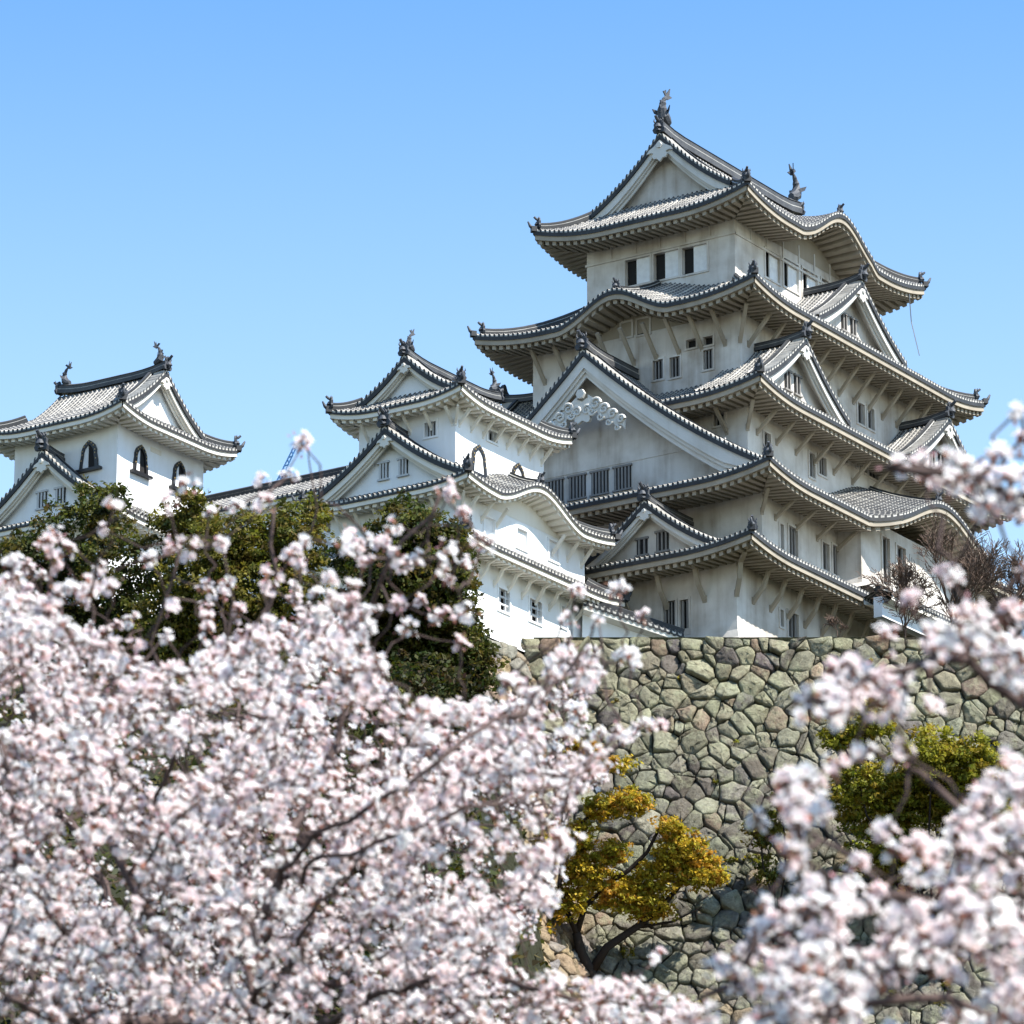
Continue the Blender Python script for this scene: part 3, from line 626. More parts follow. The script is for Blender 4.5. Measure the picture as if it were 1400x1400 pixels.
# ------------------------------------------------------------------ west small keep
TW2, PW2 = 'trim_white', 'plaster_white'
wt = thing('small_keep', 'bright white three tiered small keep standing in front of the main keep', 'castle tower')
v1 = (-17.3, 7.0, -4.0, 16.2); v2 = (-17.05, 7.1, -4.7, 15.8); v3 = (-16.1, 8.15, -7.25, 14.6)
storey(wt, v1, -2.75, 2.35, PW2, S=[(681, 806, 696, 836, 'g', 2), (723.5, 821, 740, 851, 'g', 2), (767, 830, 774, 858, 'c', 0)], flare=(.45, 1.0))
storey(wt, v2, 2.0, 5.8, PW2, S=[(662, 708, 676, 734, 'c', 0), (706, 724, 720, 750, 'c', 0), (750, 740, 763, 767, 'c', 0)], W=[(560, 720, 575, 745, 'b', 3)])
storey(wt, v3, 4.9, 11.2, PW2, S=[(666, 590, 679, 604, 'b', 2)], W=[(581, 577, 597, 597, 'b', 4)])
skirt(wt, grow(v1, 1.35, 1.4), v2, 2.02, 2.95, (1.35, 1.4, 1.35, 1.4), TW2, lift=.35, lw=3.5, edge=.2, fas=.24, raf=.18)
skirt(wt, (-18.35, 5.75, -3.35, 17.15), v3, 5.4, 6.75, (1.3, 1.35, 1.35, 1.35), TW2, lift=.4, lw=3.5, bumps={'S': (-10.9, 4.3, 1.45, 0, .3)}, edge=.2, fas=.24, raf=.18)
skirt(wt, grow(v3, 1.25, 1.25), (-15.9, 8.4, -7.45, 14.35), 10.8, 11.75, (1.25,)*4, TW2, lift=.5, lw=3.2, k=.8, edge=.2, fas=.24, raf=.18)
gable(wt, (-16.35, 11.37), (-1, 0), 13.75, 11.45, 3.2, 9.35, TW2, PW2, b=.62, bh=.42, rec=.6, ridge_h=.5, fishes=.64, orn=.6, name='gable_roof', back2=True, pend=.36)
gable(wt, (-18.0, 11.5), (-1, 0), 9.15, 5.75, 5.35, 2.6, TW2, PW2, b=.62, bh=.55, rec=.7, orn=.75, windows=[(-.55, 7.05, .6, .9, 3), (.75, 7.05, .6, .9, 3)], pend=.42)
brackets(wt, v1, 2.02, 1.3, TW2, S=10, W=0, drop=.85, bent=True, wid=.07)
brackets(wt, v2, 5.4, 1.3, TW2, S=9, W=7, drop=.85, wid=.06, skip=(-13.6, -8.2))
brackets(wt, v3, 10.8, 1.2, TW2, S=8, W=5, drop=.7, wid=.06)
def katomado(root, px, py, ax, val, wd, hg, leaf=-.05):
    """bell-shaped window: scalloped black frame with brass studs, dark pane, white door leaf, black sill"""
    c = onplane(px, py, ax, val); nrm = np.array([0, -1., 0]) if ax == 1 else np.array([-1., 0, 0]); a = np.array([1., 0, 0]) if ax == 1 else np.array([0, -1., 0])
    half = [(.50, -.5), (.46, -.2), (.40, .02), (.40, .15), (.30, .32), (.16, .42), (.0, .5)]
    outl = [(x*wd, y*hg) for x, y in half]+[(-x*wd, y*hg) for x, y in half[-2::-1]]
    inn = [(x*.68, y*.8-.1*hg*.5) for x, y in outl]
    m = MB(); k = len(outl)
    for d0, d1 in ((.0, .14),):
        A = [c+a*x+ZV*y+nrm*d0 for x, y in outl]; B = [c+a*x+ZV*y+nrm*d1 for x, y in outl]; C2 = [c+a*x+ZV*y+nrm*d1 for x, y in inn]; D_ = [c+a*x+ZV*y+nrm*.02 for x, y in inn]
        m.add(A+B+C2+D_, [(i+q*k, i+1+q*k, i+1+(q+1)*k, i+(q+1)*k) for q in range(3) for i in range(k-1)], 0)
    m.extrude(inn, c+nrm*.012, a, ZV, nrm, .012, 1)
    m.extrude([(x if x < leaf*wd else leaf*wd, y) for x, y in inn], c+nrm*.03, a, ZV, nrm, .04, 2)
    m.box(c-ZV*(.5*hg+.07)+nrm*.14, a*wd*.68, nrm*.15, ZV*.08, 0)
    for x, y in outl[1:-1]: m.box(c+a*x*.85+ZV*y*.9+nrm*.145, a*.03, nrm*.012, ZV*.035, 3)
    m.build('bell_window', ['black', 'dark', 'shutter', 'gold'], root)
katomado(wt, 653, 629, 1, v3[1], 1.55, 1.75, .5); katomado(wt, 707, 652, 1, v3[1], 1.4, 1.6, .5)
# ------------------------------------------------------------------ north-west small keep
it = thing('small_keep', 'white corner tower with black bell shaped windows, farthest from the main keep', 'castle tower')
u1 = (-17.2, 31.2, -6.6, 40.4); u2 = (-16.0, 31.65, -7.8, 39.2)
storey(it, u1, 2.5, 8.5, PW2, S=[(205, 715, 214, 735, 'b', 2)], W=[(30, 735, 44, 755, 'b', 3)], flare=(.4, 1))
storey(it, u2, 8.2, 14.7, PW2)
skirt(it, grow(u1, 1.3, 1.3), u2, 8.0, 9.3, (1.3,)*4, TW2, lift=.4, lw=3.5, edge=.2, fas=.24, raf=.18)
skirt(it, grow(u2, 1.5, 1.5), (-15.5, 32.15, -8.3, 38.7), 14.2, 15.4, (1.5,)*4, TW2, lift=.55, lw=3.4, k=.8, edge=.2, fas=.24, raf=.18)
gable(it, (-11.9, 31.45), (0, -1), 18.1, 15.05, 3.9, 7.9, TW2, PW2, b=.62, bh=.5, rec=.6, ridge_h=.55, fishes=.68, orn=.6, name='gable_roof', back2=True, pend=.42)
gable(it, (-17.75, 35.7), (-1, 0), 12.3, 8.4, 5.3, 3.4, TW2, PW2, b=.62, bh=.55, rec=.7, orn=.8, windows=[(-.5, 9.75, .7, .95, 3), (.85, 9.75, .7, .95, 3)], pend=.5)
for p, q, ax in ((123, 622, 0), (191, 628, 1), (244, 650, 1)): katomado(it, p, q, ax, u2[1] if ax else u2[0], 1.35, 1.75)
sl = MB(); cpt = onplane(213, 617, 1, u2[1]); sl.box(cpt, X_*.5, Y_*.03, ZV*.14); sl.build('wall_plaque', 'trim_white', it)
# ------------------------------------------------------------------ corridor between the two small keeps
co = thing('corridor_building', 'low white connecting corridor with plain tiled roof between the two small keeps', 'corridor')
storey(co, (-11.2, 15.5, -6.8, 31.4), 2.0, 9.2, PW2)
skirt(co, (-11.9, 15.5, -6.1, 31.4), (-9.02, 15.6, -8.98, 31.3), 9.05, 10.75, (.7,)*4, TW2, lift=0, sides='WE', hips=[], k=.9, edge=.2, fas=.2, raf=.12)
ridge_line(co, [(-9, 15.5, 10.65), (-9, 31.5, 10.65)], .55)
# ------------------------------------------------------------------ parapet wall between small keep and main keep
def parapet(name, label, p, q, hgt, th=.28):
    p, q = np.asarray(p), np.asarray(q); root = thing(name, label, 'wall'); d = q-p; L = np.linalg.norm(d[:2]); d2 = np.array([d[0], d[1], 0])/L; n = np.cross(d2, ZV)
    m = MB(); m.add([p+n*th, q+n*th, q+n*th-ZV*hgt, p+n*th-ZV*hgt, p-n*th, q-n*th, q-n*th-ZV*hgt, p-n*th-ZV*hgt], [(0, 1, 2, 3), (4, 7, 6, 5), (0, 3, 7, 4), (1, 5, 6, 2)]); m.build('wall', PW2, root)
    t = MB(); s, h, c = rows(L); e = MB()
    for sg in (-1, 1):
        P = np.array([[p+d*(si/L)+n*sg*w_+ZV*(z+hi) for w_, z in ((0.05, .5), (.45, .3), (.95, .12))] for si, hi in zip(s, h)]); t.grid(P, 0, lambda i, j: c[i], np.repeat(np.array([[0, .5, 1.]]), len(s), 0))
        E0 = P[:, -1]; E1 = E0-ZV*.1; E2 = E0-ZV*.24; t.grid(np.stack([E0, E1, E2], 1), 0, lambda i, j: (TB if c[i].k == 'D' else ((.48, .47, .44, 0) if j == 0 else TB)))
        A = np.array([[p+d*f_+n*sg*.9-ZV*.05, p+d*f_+n*sg*.9-ZV*.3, p+d*f_+n*sg*th-ZV*.45] for f_ in (0, 1)]); e.grid(A)
    rf_ = t.build('roof', 'tile', root); e.build('eave', TW2, rf_); ridge_line(root, [p+ZV*.42, q+ZV*.42], .35); return root
PA = onplane(796, 832, 0, -5.6); PB = onplane(934, 878, 0, -2.2)
parapet('parapet_wall', 'short tile capped plaster wall sloping down from the white small keep', PA, PB, 2.6)
# ------------------------------------------------------------------ stone bases of the small keeps
def pal_warm(g, x, y):
    a = np.array([.47, .36, .24]) if g.random() < .6 else np.array([.40, .37, .32])
    return np.clip(a*g.uniform(.8, 1.2)+g.normal(0, .015, 3), .05, .8)
def sx(x0, y0, zt): return (lambda u, h: np.array([x0+u, y0-.45-.28*h-.004*h*h, zt-h])), (lambda u, h: np.array([0, -1, .3])/1.044)
def wx(x0, y1, zt): return (lambda u, h: np.array([x0-.45-.28*h-.004*h*h, y1-u, zt-h])), (lambda u, h: np.array([-1, 0, .3])/1.044)
def base_of(label, rect, zt, hgt, seed):
    root = thing('stone_base', label, 'stone base', 'stone bases under the small keeps')
    f_, n_ = sx(rect[0]-.45, rect[1], zt); a_ = stone_wall('stone_face', f_, n_, 0, rect[2]-rect[0]-.3, hgt, 1.15, pal_warm, 'stone_warm', slant=.28, seed=seed); a_.parent = root
    f_, n_ = wx(rect[0], rect[3], zt); b_ = stone_wall('stone_face', f_, n_, 0, rect[3]-rect[1]+.45+.3, hgt, 1.3, pal_warm, 'stone_warm', slant=0, seed=seed+1); b_.parent = root
base_of('sunlit warm coloured stone base beneath the white three tiered small keep', (v1[0], v1[1], -9.5, v1[3]), -2.75, 28, 21)
base_of('stone base beneath the far corner tower, behind the evergreens', (u1[0], u1[1], u1[2], u1[3]), 2.5, 17, 31)
# ------------------------------------------------------------------ foliage kit
def unit(n, g=rng): v = g.normal(size=(n, 3)); return v/np.linalg.norm(v, axis=1, keepdims=True)
def leaf_cloud(name, blobs, n, size, pal, parent=None, clump=.45, per=26, flat=.6, mat='leaf', seed=3):
    """blobs: [(centre, radii(r,f,z), weight)]; leaves gather in clumps spread through the volume, denser near the outside"""
    g = np.random.default_rng(seed); V = []; C = []; w_ = np.array([b[2] for b in blobs], float); w_ /= w_.sum(); B = np.stack([RV, FV, ZV])
    nc = n//per
    for (c, r, _), k_ in zip(blobs, g.multinomial(nc, w_)):
        d = unit(k_, g); rad = g.random(k_)**.4; cc = np.asarray(c)+(d*rad[:, None]*np.asarray(r))@B
        cc += g.normal(0, .18, cc.shape)*np.mean(r)*.5
        for q, dd in zip(cc, d@B):
            m_ = g.integers(per//2, int(per*1.5)); u = unit(m_, g)*(g.random(m_)**.5)[:, None]*clump*g.uniform(.6, 1.35); u[:, 2] *= flat
            p = q+u; nn = unit(m_, g)*.9+dd*.35+ZV*.55; nn /= np.linalg.norm(nn, axis=1, keepdims=True)
            t = np.cross(nn, unit(m_, g)); t /= np.linalg.norm(t, axis=1, keepdims=True); b = np.cross(nn, t)
            s = size*g.uniform(.6, 1.4, (m_, 1))
            V.append(np.stack([p-t*s, p-b*s*.55, p+t*s, p+b*s*.55], 1))
            base = np.array(pal[g.integers(len(pal))]); C.append(np.clip(base*g.uniform(.65, 1.3, (m_, 1))+g.normal(0, .006, (m_, 3)), .004, 1))
    return quads(name, np.concatenate(V), np.concatenate(C), mat, parent)
def limb(m, p, q, r0, r1, n=6, wob=.06, g=rng):
    p, q = np.asarray(p, float), np.asarray(q, float); L = np.linalg.norm(q-p); t = np.linspace(0, 1, n)
    pts = p+(q-p)*t[:, None]+g.normal(0, wob*L*.35, (n, 3))*np.sin(t*math.pi)[:, None]
    m.tube(pts, r0+(r1-r0)*t, 6); return pts
def leafy_tree(label, depth, blobs_px, base_px, n, size, pal, seed, clump=.5, kind='evergreen_tree', trunk_r=.3, bark='bark', fd=2.0, group=None, cat='tree'):
    """blobs_px: (px, py, rx_px, ry_px); crown depth is comparable with its width"""
    s = depth/FPX; root = thing(kind, label, cat, group)
    blobs = []; base = at(*base_px, depth); base = base.copy()
    for i, (px, py, rx, ry) in enumerate(blobs_px):
        dd = random.Random(seed*50+i).uniform(-1, 1)*fd
        blobs.append((at(px, py, depth+dd), (rx*s, min(rx, ry)*s*1.0, ry*s), rx*ry*min(rx, ry)**.3))
    leaf_cloud('crown', blobs, n, size, pal, root, clump, seed=seed)
    g = np.random.default_rng(seed); m = MB(); gr = np.array([base@RV, base@FV]); base[2] = float(hill_z(np.array(gr[0]), np.array(gr[1])))-.3
    topc = np.mean([b[0] for b in blobs], 0); fork = base+(topc-base)*.55
    limb(m, base, fork, trunk_r, trunk_r*.7, 7, .05, g)
    for b in blobs: limb(m, fork, b[0], trunk_r*.5, .05, 6, .1, g)
    m.build('trunk', bark, root, True); return root
EV_D = [(.05, .066, .016), (.075, .088, .018), (.105, .105, .02), (.05, .055, .016), (.105, .085, .02)]
EV_L = [(.12, .125, .02), (.165, .15, .024), (.09, .10, .02), (.14, .11, .024), (.19, .165, .028)]
leafy_tree('dark olive evergreen below the far corner tower', 266, [(125, 720, 62, 60), (60, 770, 70, 60), (170, 790, 70, 70), (90, 850, 90, 70), (20, 800, 60, 60), (150, 690, 30, 26), (60, 920, 110, 70), (170, 900, 90, 70)], (110, 1150), 46000, .135, EV_D, 11)
leafy_tree('yellowish green evergreen under the tiled corridor roof', 262, [(260, 720, 50, 45), (330, 740, 75, 52), (400, 740, 55, 55), (300, 810, 90, 70), (400, 830, 70, 70), (230, 860, 70, 60), (260, 690, 26, 22), (430, 705, 24, 30), (300, 920, 110, 70), (420, 930, 90, 80)], (330, 1200), 64000, .13, EV_L, 12)
leafy_tree('dense dark evergreen in front of the white small keep walls', 258, [(560, 730, 58, 48), (540, 790, 75, 55), (600, 800, 55, 60), (520, 860, 70, 70), (590, 880, 80, 70), (560, 940, 90, 60), (640, 900, 42, 36), (480, 760, 28, 26), (620, 745, 24, 40)], (560, 1250), 72000, .13, EV_D, 13)
YG = [(.24, .235, .022), (.31, .28, .028), (.17, .18, .024), (.28, .21, .026)]
leafy_tree('mossy yellow green shrub growing up the rampart on the right', 268, [(1270, 1040, 55, 45), (1300, 1080, 60, 50), (1240, 1100, 45, 45), (1330, 1040, 40, 35), (1180, 990, 45, 30), (1190, 1090, 60, 55), (1150, 1010, 30, 20), (1350, 1130, 60, 50), (1220, 1170, 60, 40)], (1270, 1300), 50000, .12, YG, 14, kind='shrub', trunk_r=.15, clump=.4, fd=1.0, cat='shrub')
leafy_tree('small dark green shrub on the stones beside the cherry blossoms', 269, [(1040, 1140, 28, 22), (1070, 1110, 24, 26), (1060, 1190, 30, 20)], (1050, 1260), 3000, .12, EV_L, 15, kind='shrub', trunk_r=.08, clump=.35, fd=.6, cat='shrub')
# orange-leaved tree with dark forked limbs
OR = [(.45, .33, .03), (.50, .34, .03), (.38, .31, .03), (.48, .26, .035), (.30, .27, .03)]
ot = thing('autumn_leaved_tree', 'small golden orange tree with dark bent limbs before the stone rampart', 'tree'); OD = 266
om = MB(); g_ = np.random.default_rng(4)
def opx(L): return np.array([at(x, y, OD+d) for x, y, d in L])
om.tube(np.vstack([opx([(830, 1390, 0), (812, 1340, 0), (795, 1305, 0), (788, 1275, 0)])]), [.42, .36, .3, .24], 8)
for L, r in (([(808, 1330, 0), (830, 1295, .2), (870, 1268, .4), (905, 1240, .6), (930, 1210, .6), (960, 1180, .5)], .26), ([(835, 1205, .3), (860, 1190, .3), (885, 1165, .3), (900, 1135, .3), (912, 1118, .2)], .15), ([(788, 1275, 0), (800, 1240, .2), (830, 1210, .3)], .2), ([(790, 1280, 0), (775, 1245, -.4), (765, 1210, -.6), (770, 1160, -.6), (800, 1120, -.5), (850, 1090, -.4)], .17), ([(800, 1320, 0), (760, 1320, -.5), (720, 1340, -.8)], .18), ([(775, 1245, -.4), (750, 1235, -.8), (720, 1240, -1)], .1), ([(870, 1268, .4), (920, 1260, .8), (960, 1240, 1)], .1), ([(770, 1160, -.6), (740, 1150, -.8)], .07)):
    om.tube(opx(L), np.linspace(r, r*.35, len(L)), 7)
om.build('trunk', 'bark', ot, True)
s_ = OD/FPX
leaf_cloud('crown', [(at(x, y, OD+d), (rx*s_, .8, ry*s_), rx*ry) for x, y, rx, ry, d in ((860, 1095, 32, 22, -.4), (820, 1105, 24, 18, -.5), (930, 1160, 34, 28, .3), (955, 1190, 34, 28, .5), (905, 1195, 40, 26, .4), (850, 1220, 48, 26, .2), (885, 1240, 44, 18, .4), (800, 1190, 34, 30, -.4), (790, 1145, 26, 22, -.6), (840, 1165, 24, 18, 0), (775, 1235, 28, 24, -.6), (750, 1150, 20, 14, -.8), (740, 1270, 22, 16, -1), (915, 1130, 20, 14, .2), (980, 1195, 18, 14, .6), (800, 1030, 26, 16, -.7), (845, 1045, 20, 12, -.6))], 36000, .105, OR, ot, .32, per=22, seed=8)
# ------------------------------------------------------------------ leafless trees on the right
def bare_tree(label, base, hgt, spread, seed, lv=5):
    g = np.random.default_rng(seed); root = thing('bare_tree', label, 'tree', 'leafless trees beside the keep'); m = MB(); tw = MB()
    def br(p, d, L, r, k_):
        q = p+d*L; n = 4; t = np.linspace(0, 1, n)[:, None]; pts = p+(q-p)*t+g.normal(0, .05*L, (n, 3))*np.sin(t*math.pi)
        (m if k_ > 2 else tw).tube(pts, np.maximum(np.linspace(r, r*.6, n), .017), 5 if k_ > 2 else 3)
        if k_ == 0: return
        for i in range(g.integers(3, 6) if k_ > 1 else g.integers(4, 8)):
            dd = d+unit(1, g)[0]*spread+ZV*.12; dd /= np.linalg.norm(dd); br(pts[g.integers(1, n)], dd, L*g.uniform(.55, .85), r*.58, k_-1)
    br(np.asarray(base, float), ZV, hgt*.3, hgt*.014, lv)
    tr = m.build('trunk', 'greybark', root, True); tw.build('twigs', 'greybark', root)
bare_tree('dark twiggy leafless tree in front of the curved bay eave', at(1300, 893, 283.5), 9.0, .66, 41, 5)
bare_tree('leafless tree with dense brown twigs at the far right of the keep', at(1385, 895, 283), 10.0, .7, 42, 5)
bare_tree('low leafless sapling on the rampart edge under the lowest eave', at(1145, 878, 282.5), 2.2, .8, 43, 4)
bare_tree('thin leafless tree between the curved bay and the plaster wall', at(1238, 885, 283), 6.0, .65, 44, 5)
# low plaster wall descending on the right of the keep
parapet('parapet_wall', 'white tile capped plaster wall descending right of the keep behind bare twigs', onplane(1200, 816, 1, -4.0), onplane(1330, 876, 1, -4.0), 1.2)
# ------------------------------------------------------------------ small far things
cb = MB(); a0 = at(1243, 402, 304); a1 = at(1246, 440, 304); a2 = at(1257, 486, 303); cb.tube([a0, a1, a2], .03, 4); tag(cb.build('cable', 'cable'), 'thin cable hanging from the topmost eave tip on the right', 'cable')
cj = MB(); p0, p1 = at(376, 668, 420), at(404, 610, 420); dj = (p1-p0); sj = np.cross(dj/np.linalg.norm(dj), FW)*.2
for q in (-1, 1): cj.tube([p0-dj*1.2+sj*q, p1+sj*q*.5], .07, 4)
for i in range(22):
    t0, t1 = -1.2+2.2*i/22, -1.2+2.2*(i+1)/22; cj.tube([p0+dj*t0+sj*(1 if i % 2 else -1)*.8, p0+dj*t1+sj*(-1 if i % 2 else 1)*.8], .06, 3)
tag(cj.build('crane_jib', 'crane'), 'distant slanting blue crane jib above the corridor roof', 'crane')
# ------------------------------------------------------------------ cherry trees in blossom
def in_poly(poly, P):
    x, y = P[:, 0], P[:, 1]; ins = np.zeros(len(P), bool); k_ = len(poly)
    for i in range(k_):
        (x0, y0), (x1, y1) = poly[i], poly[(i+1) % k_]
        c = ((y0 > y) != (y1 > y)) & (x < (x1-x0)*(y-y0)/(y1-y0+1e-9)+x0); ins ^= c
    return ins
def fill(poly, n, g, d0, d1):
    P = np.array(poly); lo, hi = P.min(0), P.max(0); out = np.zeros((0, 2))
    while len(out) < n:
        q = lo+(hi-lo)*g.random((n*2, 2)); x, y = q[:, 0], q[:, 1]
        nz = np.sin(x/41+1.3*np.sin(y/57))+np.sin(y/33+1.7*np.sin(x/49))+.7*np.sin(x/17+y/23); keep_ = g.random(len(q)) < np.clip(.58+.26*nz, .15, 1)
        out = np.vstack([out, q[in_poly(poly, q) & keep_]])
    return [(x, y, g.uniform(d0, d1)) for x, y in out[:n]]
def blossom_mesh(centres, g, fl_range, rad, parent, size=.0168):
    V = []; C = []
    pal = np.array([(.955, .875, .86), (.96, .915, .895), (.95, .84, .83), (.965, .935, .91), (.93, .79, .78)])
    V3 = []; C3 = []
    for c in centres:
        n = g.integers(*fl_range); d = unit(n, g); d[:, 2] += .15; d /= np.linalg.norm(d, axis=1, keepdims=True)
        R_ = rad*g.uniform(.55, 1.25); p = c+d*R_*g.uniform(.45, 1.1, (n, 1)); tint = pal[g.integers(5)]
        nn = d*.55+sd*.7-FW*.3+g.normal(0, .36, (n, 3)); nn /= np.linalg.norm(nn, axis=1, keepdims=True)
        t = np.cross(nn, unit(n, g)); t /= np.linalg.norm(t, axis=1, keepdims=True); b = np.cross(nn, t)
        s = size*g.uniform(.8, 1.2, (n, 1)); cup = g.uniform(.15, .75, (n, 1)); ph = g.random(n)*6
        for k_ in range(5):
            a = ph+k_*2*math.pi/5
            e = t*np.cos(a)[:, None]+b*np.sin(a)[:, None]; f = -t*np.sin(a)[:, None]+b*np.cos(a)[:, None]
            p0 = p+e*s*.08; pm1 = p+e*s*.62+f*s*.42+nn*s*cup*.45; pm2 = p+e*s*.62-f*s*.42+nn*s*cup*.45; p3 = p+e*s*1.05+f*s*.2+nn*s*cup*.8; p4 = p+e*s*1.05-f*s*.2+nn*s*cup*.8
            V.append(np.stack([p0, pm1, p3, p4, pm2], 1)); C.append(np.clip(tint*g.uniform(.93, 1.05, (n, 1)), 0, .93))
        # reddish calyx and stalk, a few buds
        st = np.cross(nn, ZV+.01); st /= np.linalg.norm(st, axis=1, keepdims=True)
        q0 = p-nn*.004; q1 = p-nn*.026
        V3.append(np.stack([q0-st*.007, q0+st*.007, q1+st*.004, q1-st*.004], 1)); C3.append(np.tile([.34, .16, .12], (n, 1))*g.uniform(.6, 1.4, (n, 1)))
        V3.append(np.stack([q1-st*.0014, q1+st*.0014, c+st*.0014+0*q1, c-st*.0014+0*q1], 1)); C3.append(np.tile([.20, .16, .06], (n, 1)))
        V3.append(np.stack([p+t*.004, p+b*.004, p-t*.004, p-b*.004], 1)+(nn*.004)[:, None]); C3.append(np.tile([.6, .3, .33], (n, 1)))
        nb = g.integers(0, 5)
        if nb:
            dd = unit(nb, g); pb = c+dd*R_*g.uniform(.6, 1.25, (nb, 1)); s2 = np.cross(dd, ZV+.01); s2 /= np.linalg.norm(s2, axis=1, keepdims=True)
            V3.append(np.stack([pb, pb+s2*.007+dd*.009, pb+dd*.021, pb-s2*.007+dd*.009], 1)); C3.append(np.where(g.random((nb, 1)) < .5, np.array([[.62, .34, .36]]), np.array([[.38, .20, .13]])))
    quads('blossoms', np.concatenate(V), np.concatenate(C), 'petal', parent, 5)
    quads('flower_stalks', np.concatenate(V3), np.concatenate(C3), 'petal', parent)
def cherry(label, trunk, limbs, clusters, seed, fl, rad, twig_r=.004):
    """limbs: polylines [(px,py,depth)..., radius]; every blossom cluster is tied by a twig to the nearest wood"""
    g = np.random.default_rng(seed); root = thing('cherry_tree', label, 'tree', 'blossoming cherry trees in the foreground'); m = MB(); tw = MB()
    nodes = []
    for L, r in limbs:
        pts = np.array([at(*q) for q in L]); dens = []
        for i in range(len(pts)-1):
            k_ = max(2, int(np.linalg.norm(pts[i+1]-pts[i])/.12)); tq = np.linspace(0, 1, k_, endpoint=False)[:, None]; dens.append(pts[i]+(pts[i+1]-pts[i])*tq)
        dens = np.vstack(dens+[pts[-1:]]); wob = g.normal(0, .012, dens.shape); wob[0] = 0; dens = dens+wob
        m.tube(dens, np.linspace(r, r*.4, len(dens)), 7); nodes += list(dens)
    p = np.array([at(*limbs[0][0][0])])[0]; gz = CAM[2]-1.65; foot = np.array([*(p[:2]-trunk[0]*RV[:2]), gz-.1])
    m.tube([foot, foot+(p-foot)*.35+RV*.1, foot+(p-foot)*.7-RV*.06, p], [trunk[1]*1.35, trunk[1], trunk[1]*.85, limbs[0][1]], 10)
    cs = np.array([at(*q) for q in clusters]); N = np.array(nodes)
    d = np.array([np.min(np.sum((N-c)**2, 1)) for c in cs]); order = np.argsort(d)
    buf = np.zeros((len(N)+len(cs)*5, 3)); buf[:len(N)] = N; nn = len(N)
    for i in order:
        c = cs[i]; k_ = np.argmin(np.sum((buf[:nn]-c)**2, 1)); q = buf[k_].copy(); L = np.linalg.norm(c-q)
        if L < .015: continue
        n = max(3, min(6, int(L/.06)+2)); t = np.linspace(0, 1, n)[:, None]; pts = q+(c-q)*t+g.normal(0, .05*L+.002, (n, 3))*np.sin(t*math.pi)-ZV*.06*L*np.sin(t*math.pi)
        tw.tube(pts, np.linspace(twig_r*(1+L*1.5), twig_r*.8, n), 4)
        if nn+n < len(buf): buf[nn:nn+n-1] = pts[1:]; nn += n-1
    wood = m.build('trunk', 'cherrybark', root, True); tw.build('twigs', 'cherrybark', root, True)
    blossom_mesh(cs, g, fl, rad, root)
g = np.random.default_rng(77)
left_poly = [(-60, 770), (40, 800), (90, 850), (150, 880), (220, 915), (290, 880), (350, 865), (400, 850), (440, 820), (500, 800), (510, 880), (545, 950), (600, 965), (650, 960), (690, 930), (740, 905), (790, 870), (815, 900), (820, 950), (790, 985), (850, 1000), (870, 1010), (800, 1060), (790, 1090), (740, 1130), (790, 1150), (740, 1200), (760, 1230), (700, 1290), (740, 1340), (850, 1345), (900, 1410), (-60, 1440)]
solo = [(65, 745), (95, 752), (75, 768), (20, 765), (40, 775), (100, 800), (130, 790), (125, 815), (160, 690), (78, 735), (140, 728), (150, 800), (205, 765), (240, 745), (260, 755), (255, 662), (290, 700), (320, 690), (298, 742), (365, 688), (360, 660), (385, 650), (352, 690), (409, 604), (415, 610), (610, 668), (616, 672), (400, 755), (415, 770), (372, 785), (470, 745), (430, 815), (485, 800), (520, 740), (505, 742), (545, 760), (558, 775), (570, 772), (600, 770), (608, 748), (640, 772), (560, 860), (600, 845), (628, 880), (640, 838), (545, 820), (505, 770), (535, 725), (790, 808), (778, 842), (815, 845), (868, 890), (855, 908), (880, 840), (846, 805), (575, 820), (620, 800), (490, 755), (180, 850), (230, 830), (280, 850), (310, 800), (60, 835), (20, 820), (450, 790), (420, 740), (660, 745), (634, 700), (225, 690), (885, 990), (905, 995), (870, 1000), (895, 1310), (760, 1345), (800, 1352), (840, 1362), (870, 1350), (900, 1368), (930, 1385), (850, 1388), (780, 1380), (905, 1392), (880, 1376), (820, 1378), (740, 1368), (955, 1396)]
cl = [(x+g.normal(0, 3), y+g.normal(0, 3), g.uniform(18, 23)) for x, y in solo]+[(x+g.normal(0, 6), y+g.normal(0, 6), 21) for x, y in solo[::3] if y > 690]+[(x+g.normal(0, 9), y+g.normal(0, 7), g.uniform(18.5, 20)) for x, y in solo[-13:] for _ in range(3)]
cl += fill(left_poly, 2700, g, 18.5, 25)+fill(left_poly, 170, g, 17.2, 18.5)
edge_poly = [(-40, 760), (120, 760), (230, 800), (330, 780), (430, 790), (440, 840), (290, 900), (90, 870)]
cl += fill(edge_poly, 25, g, 19, 25)
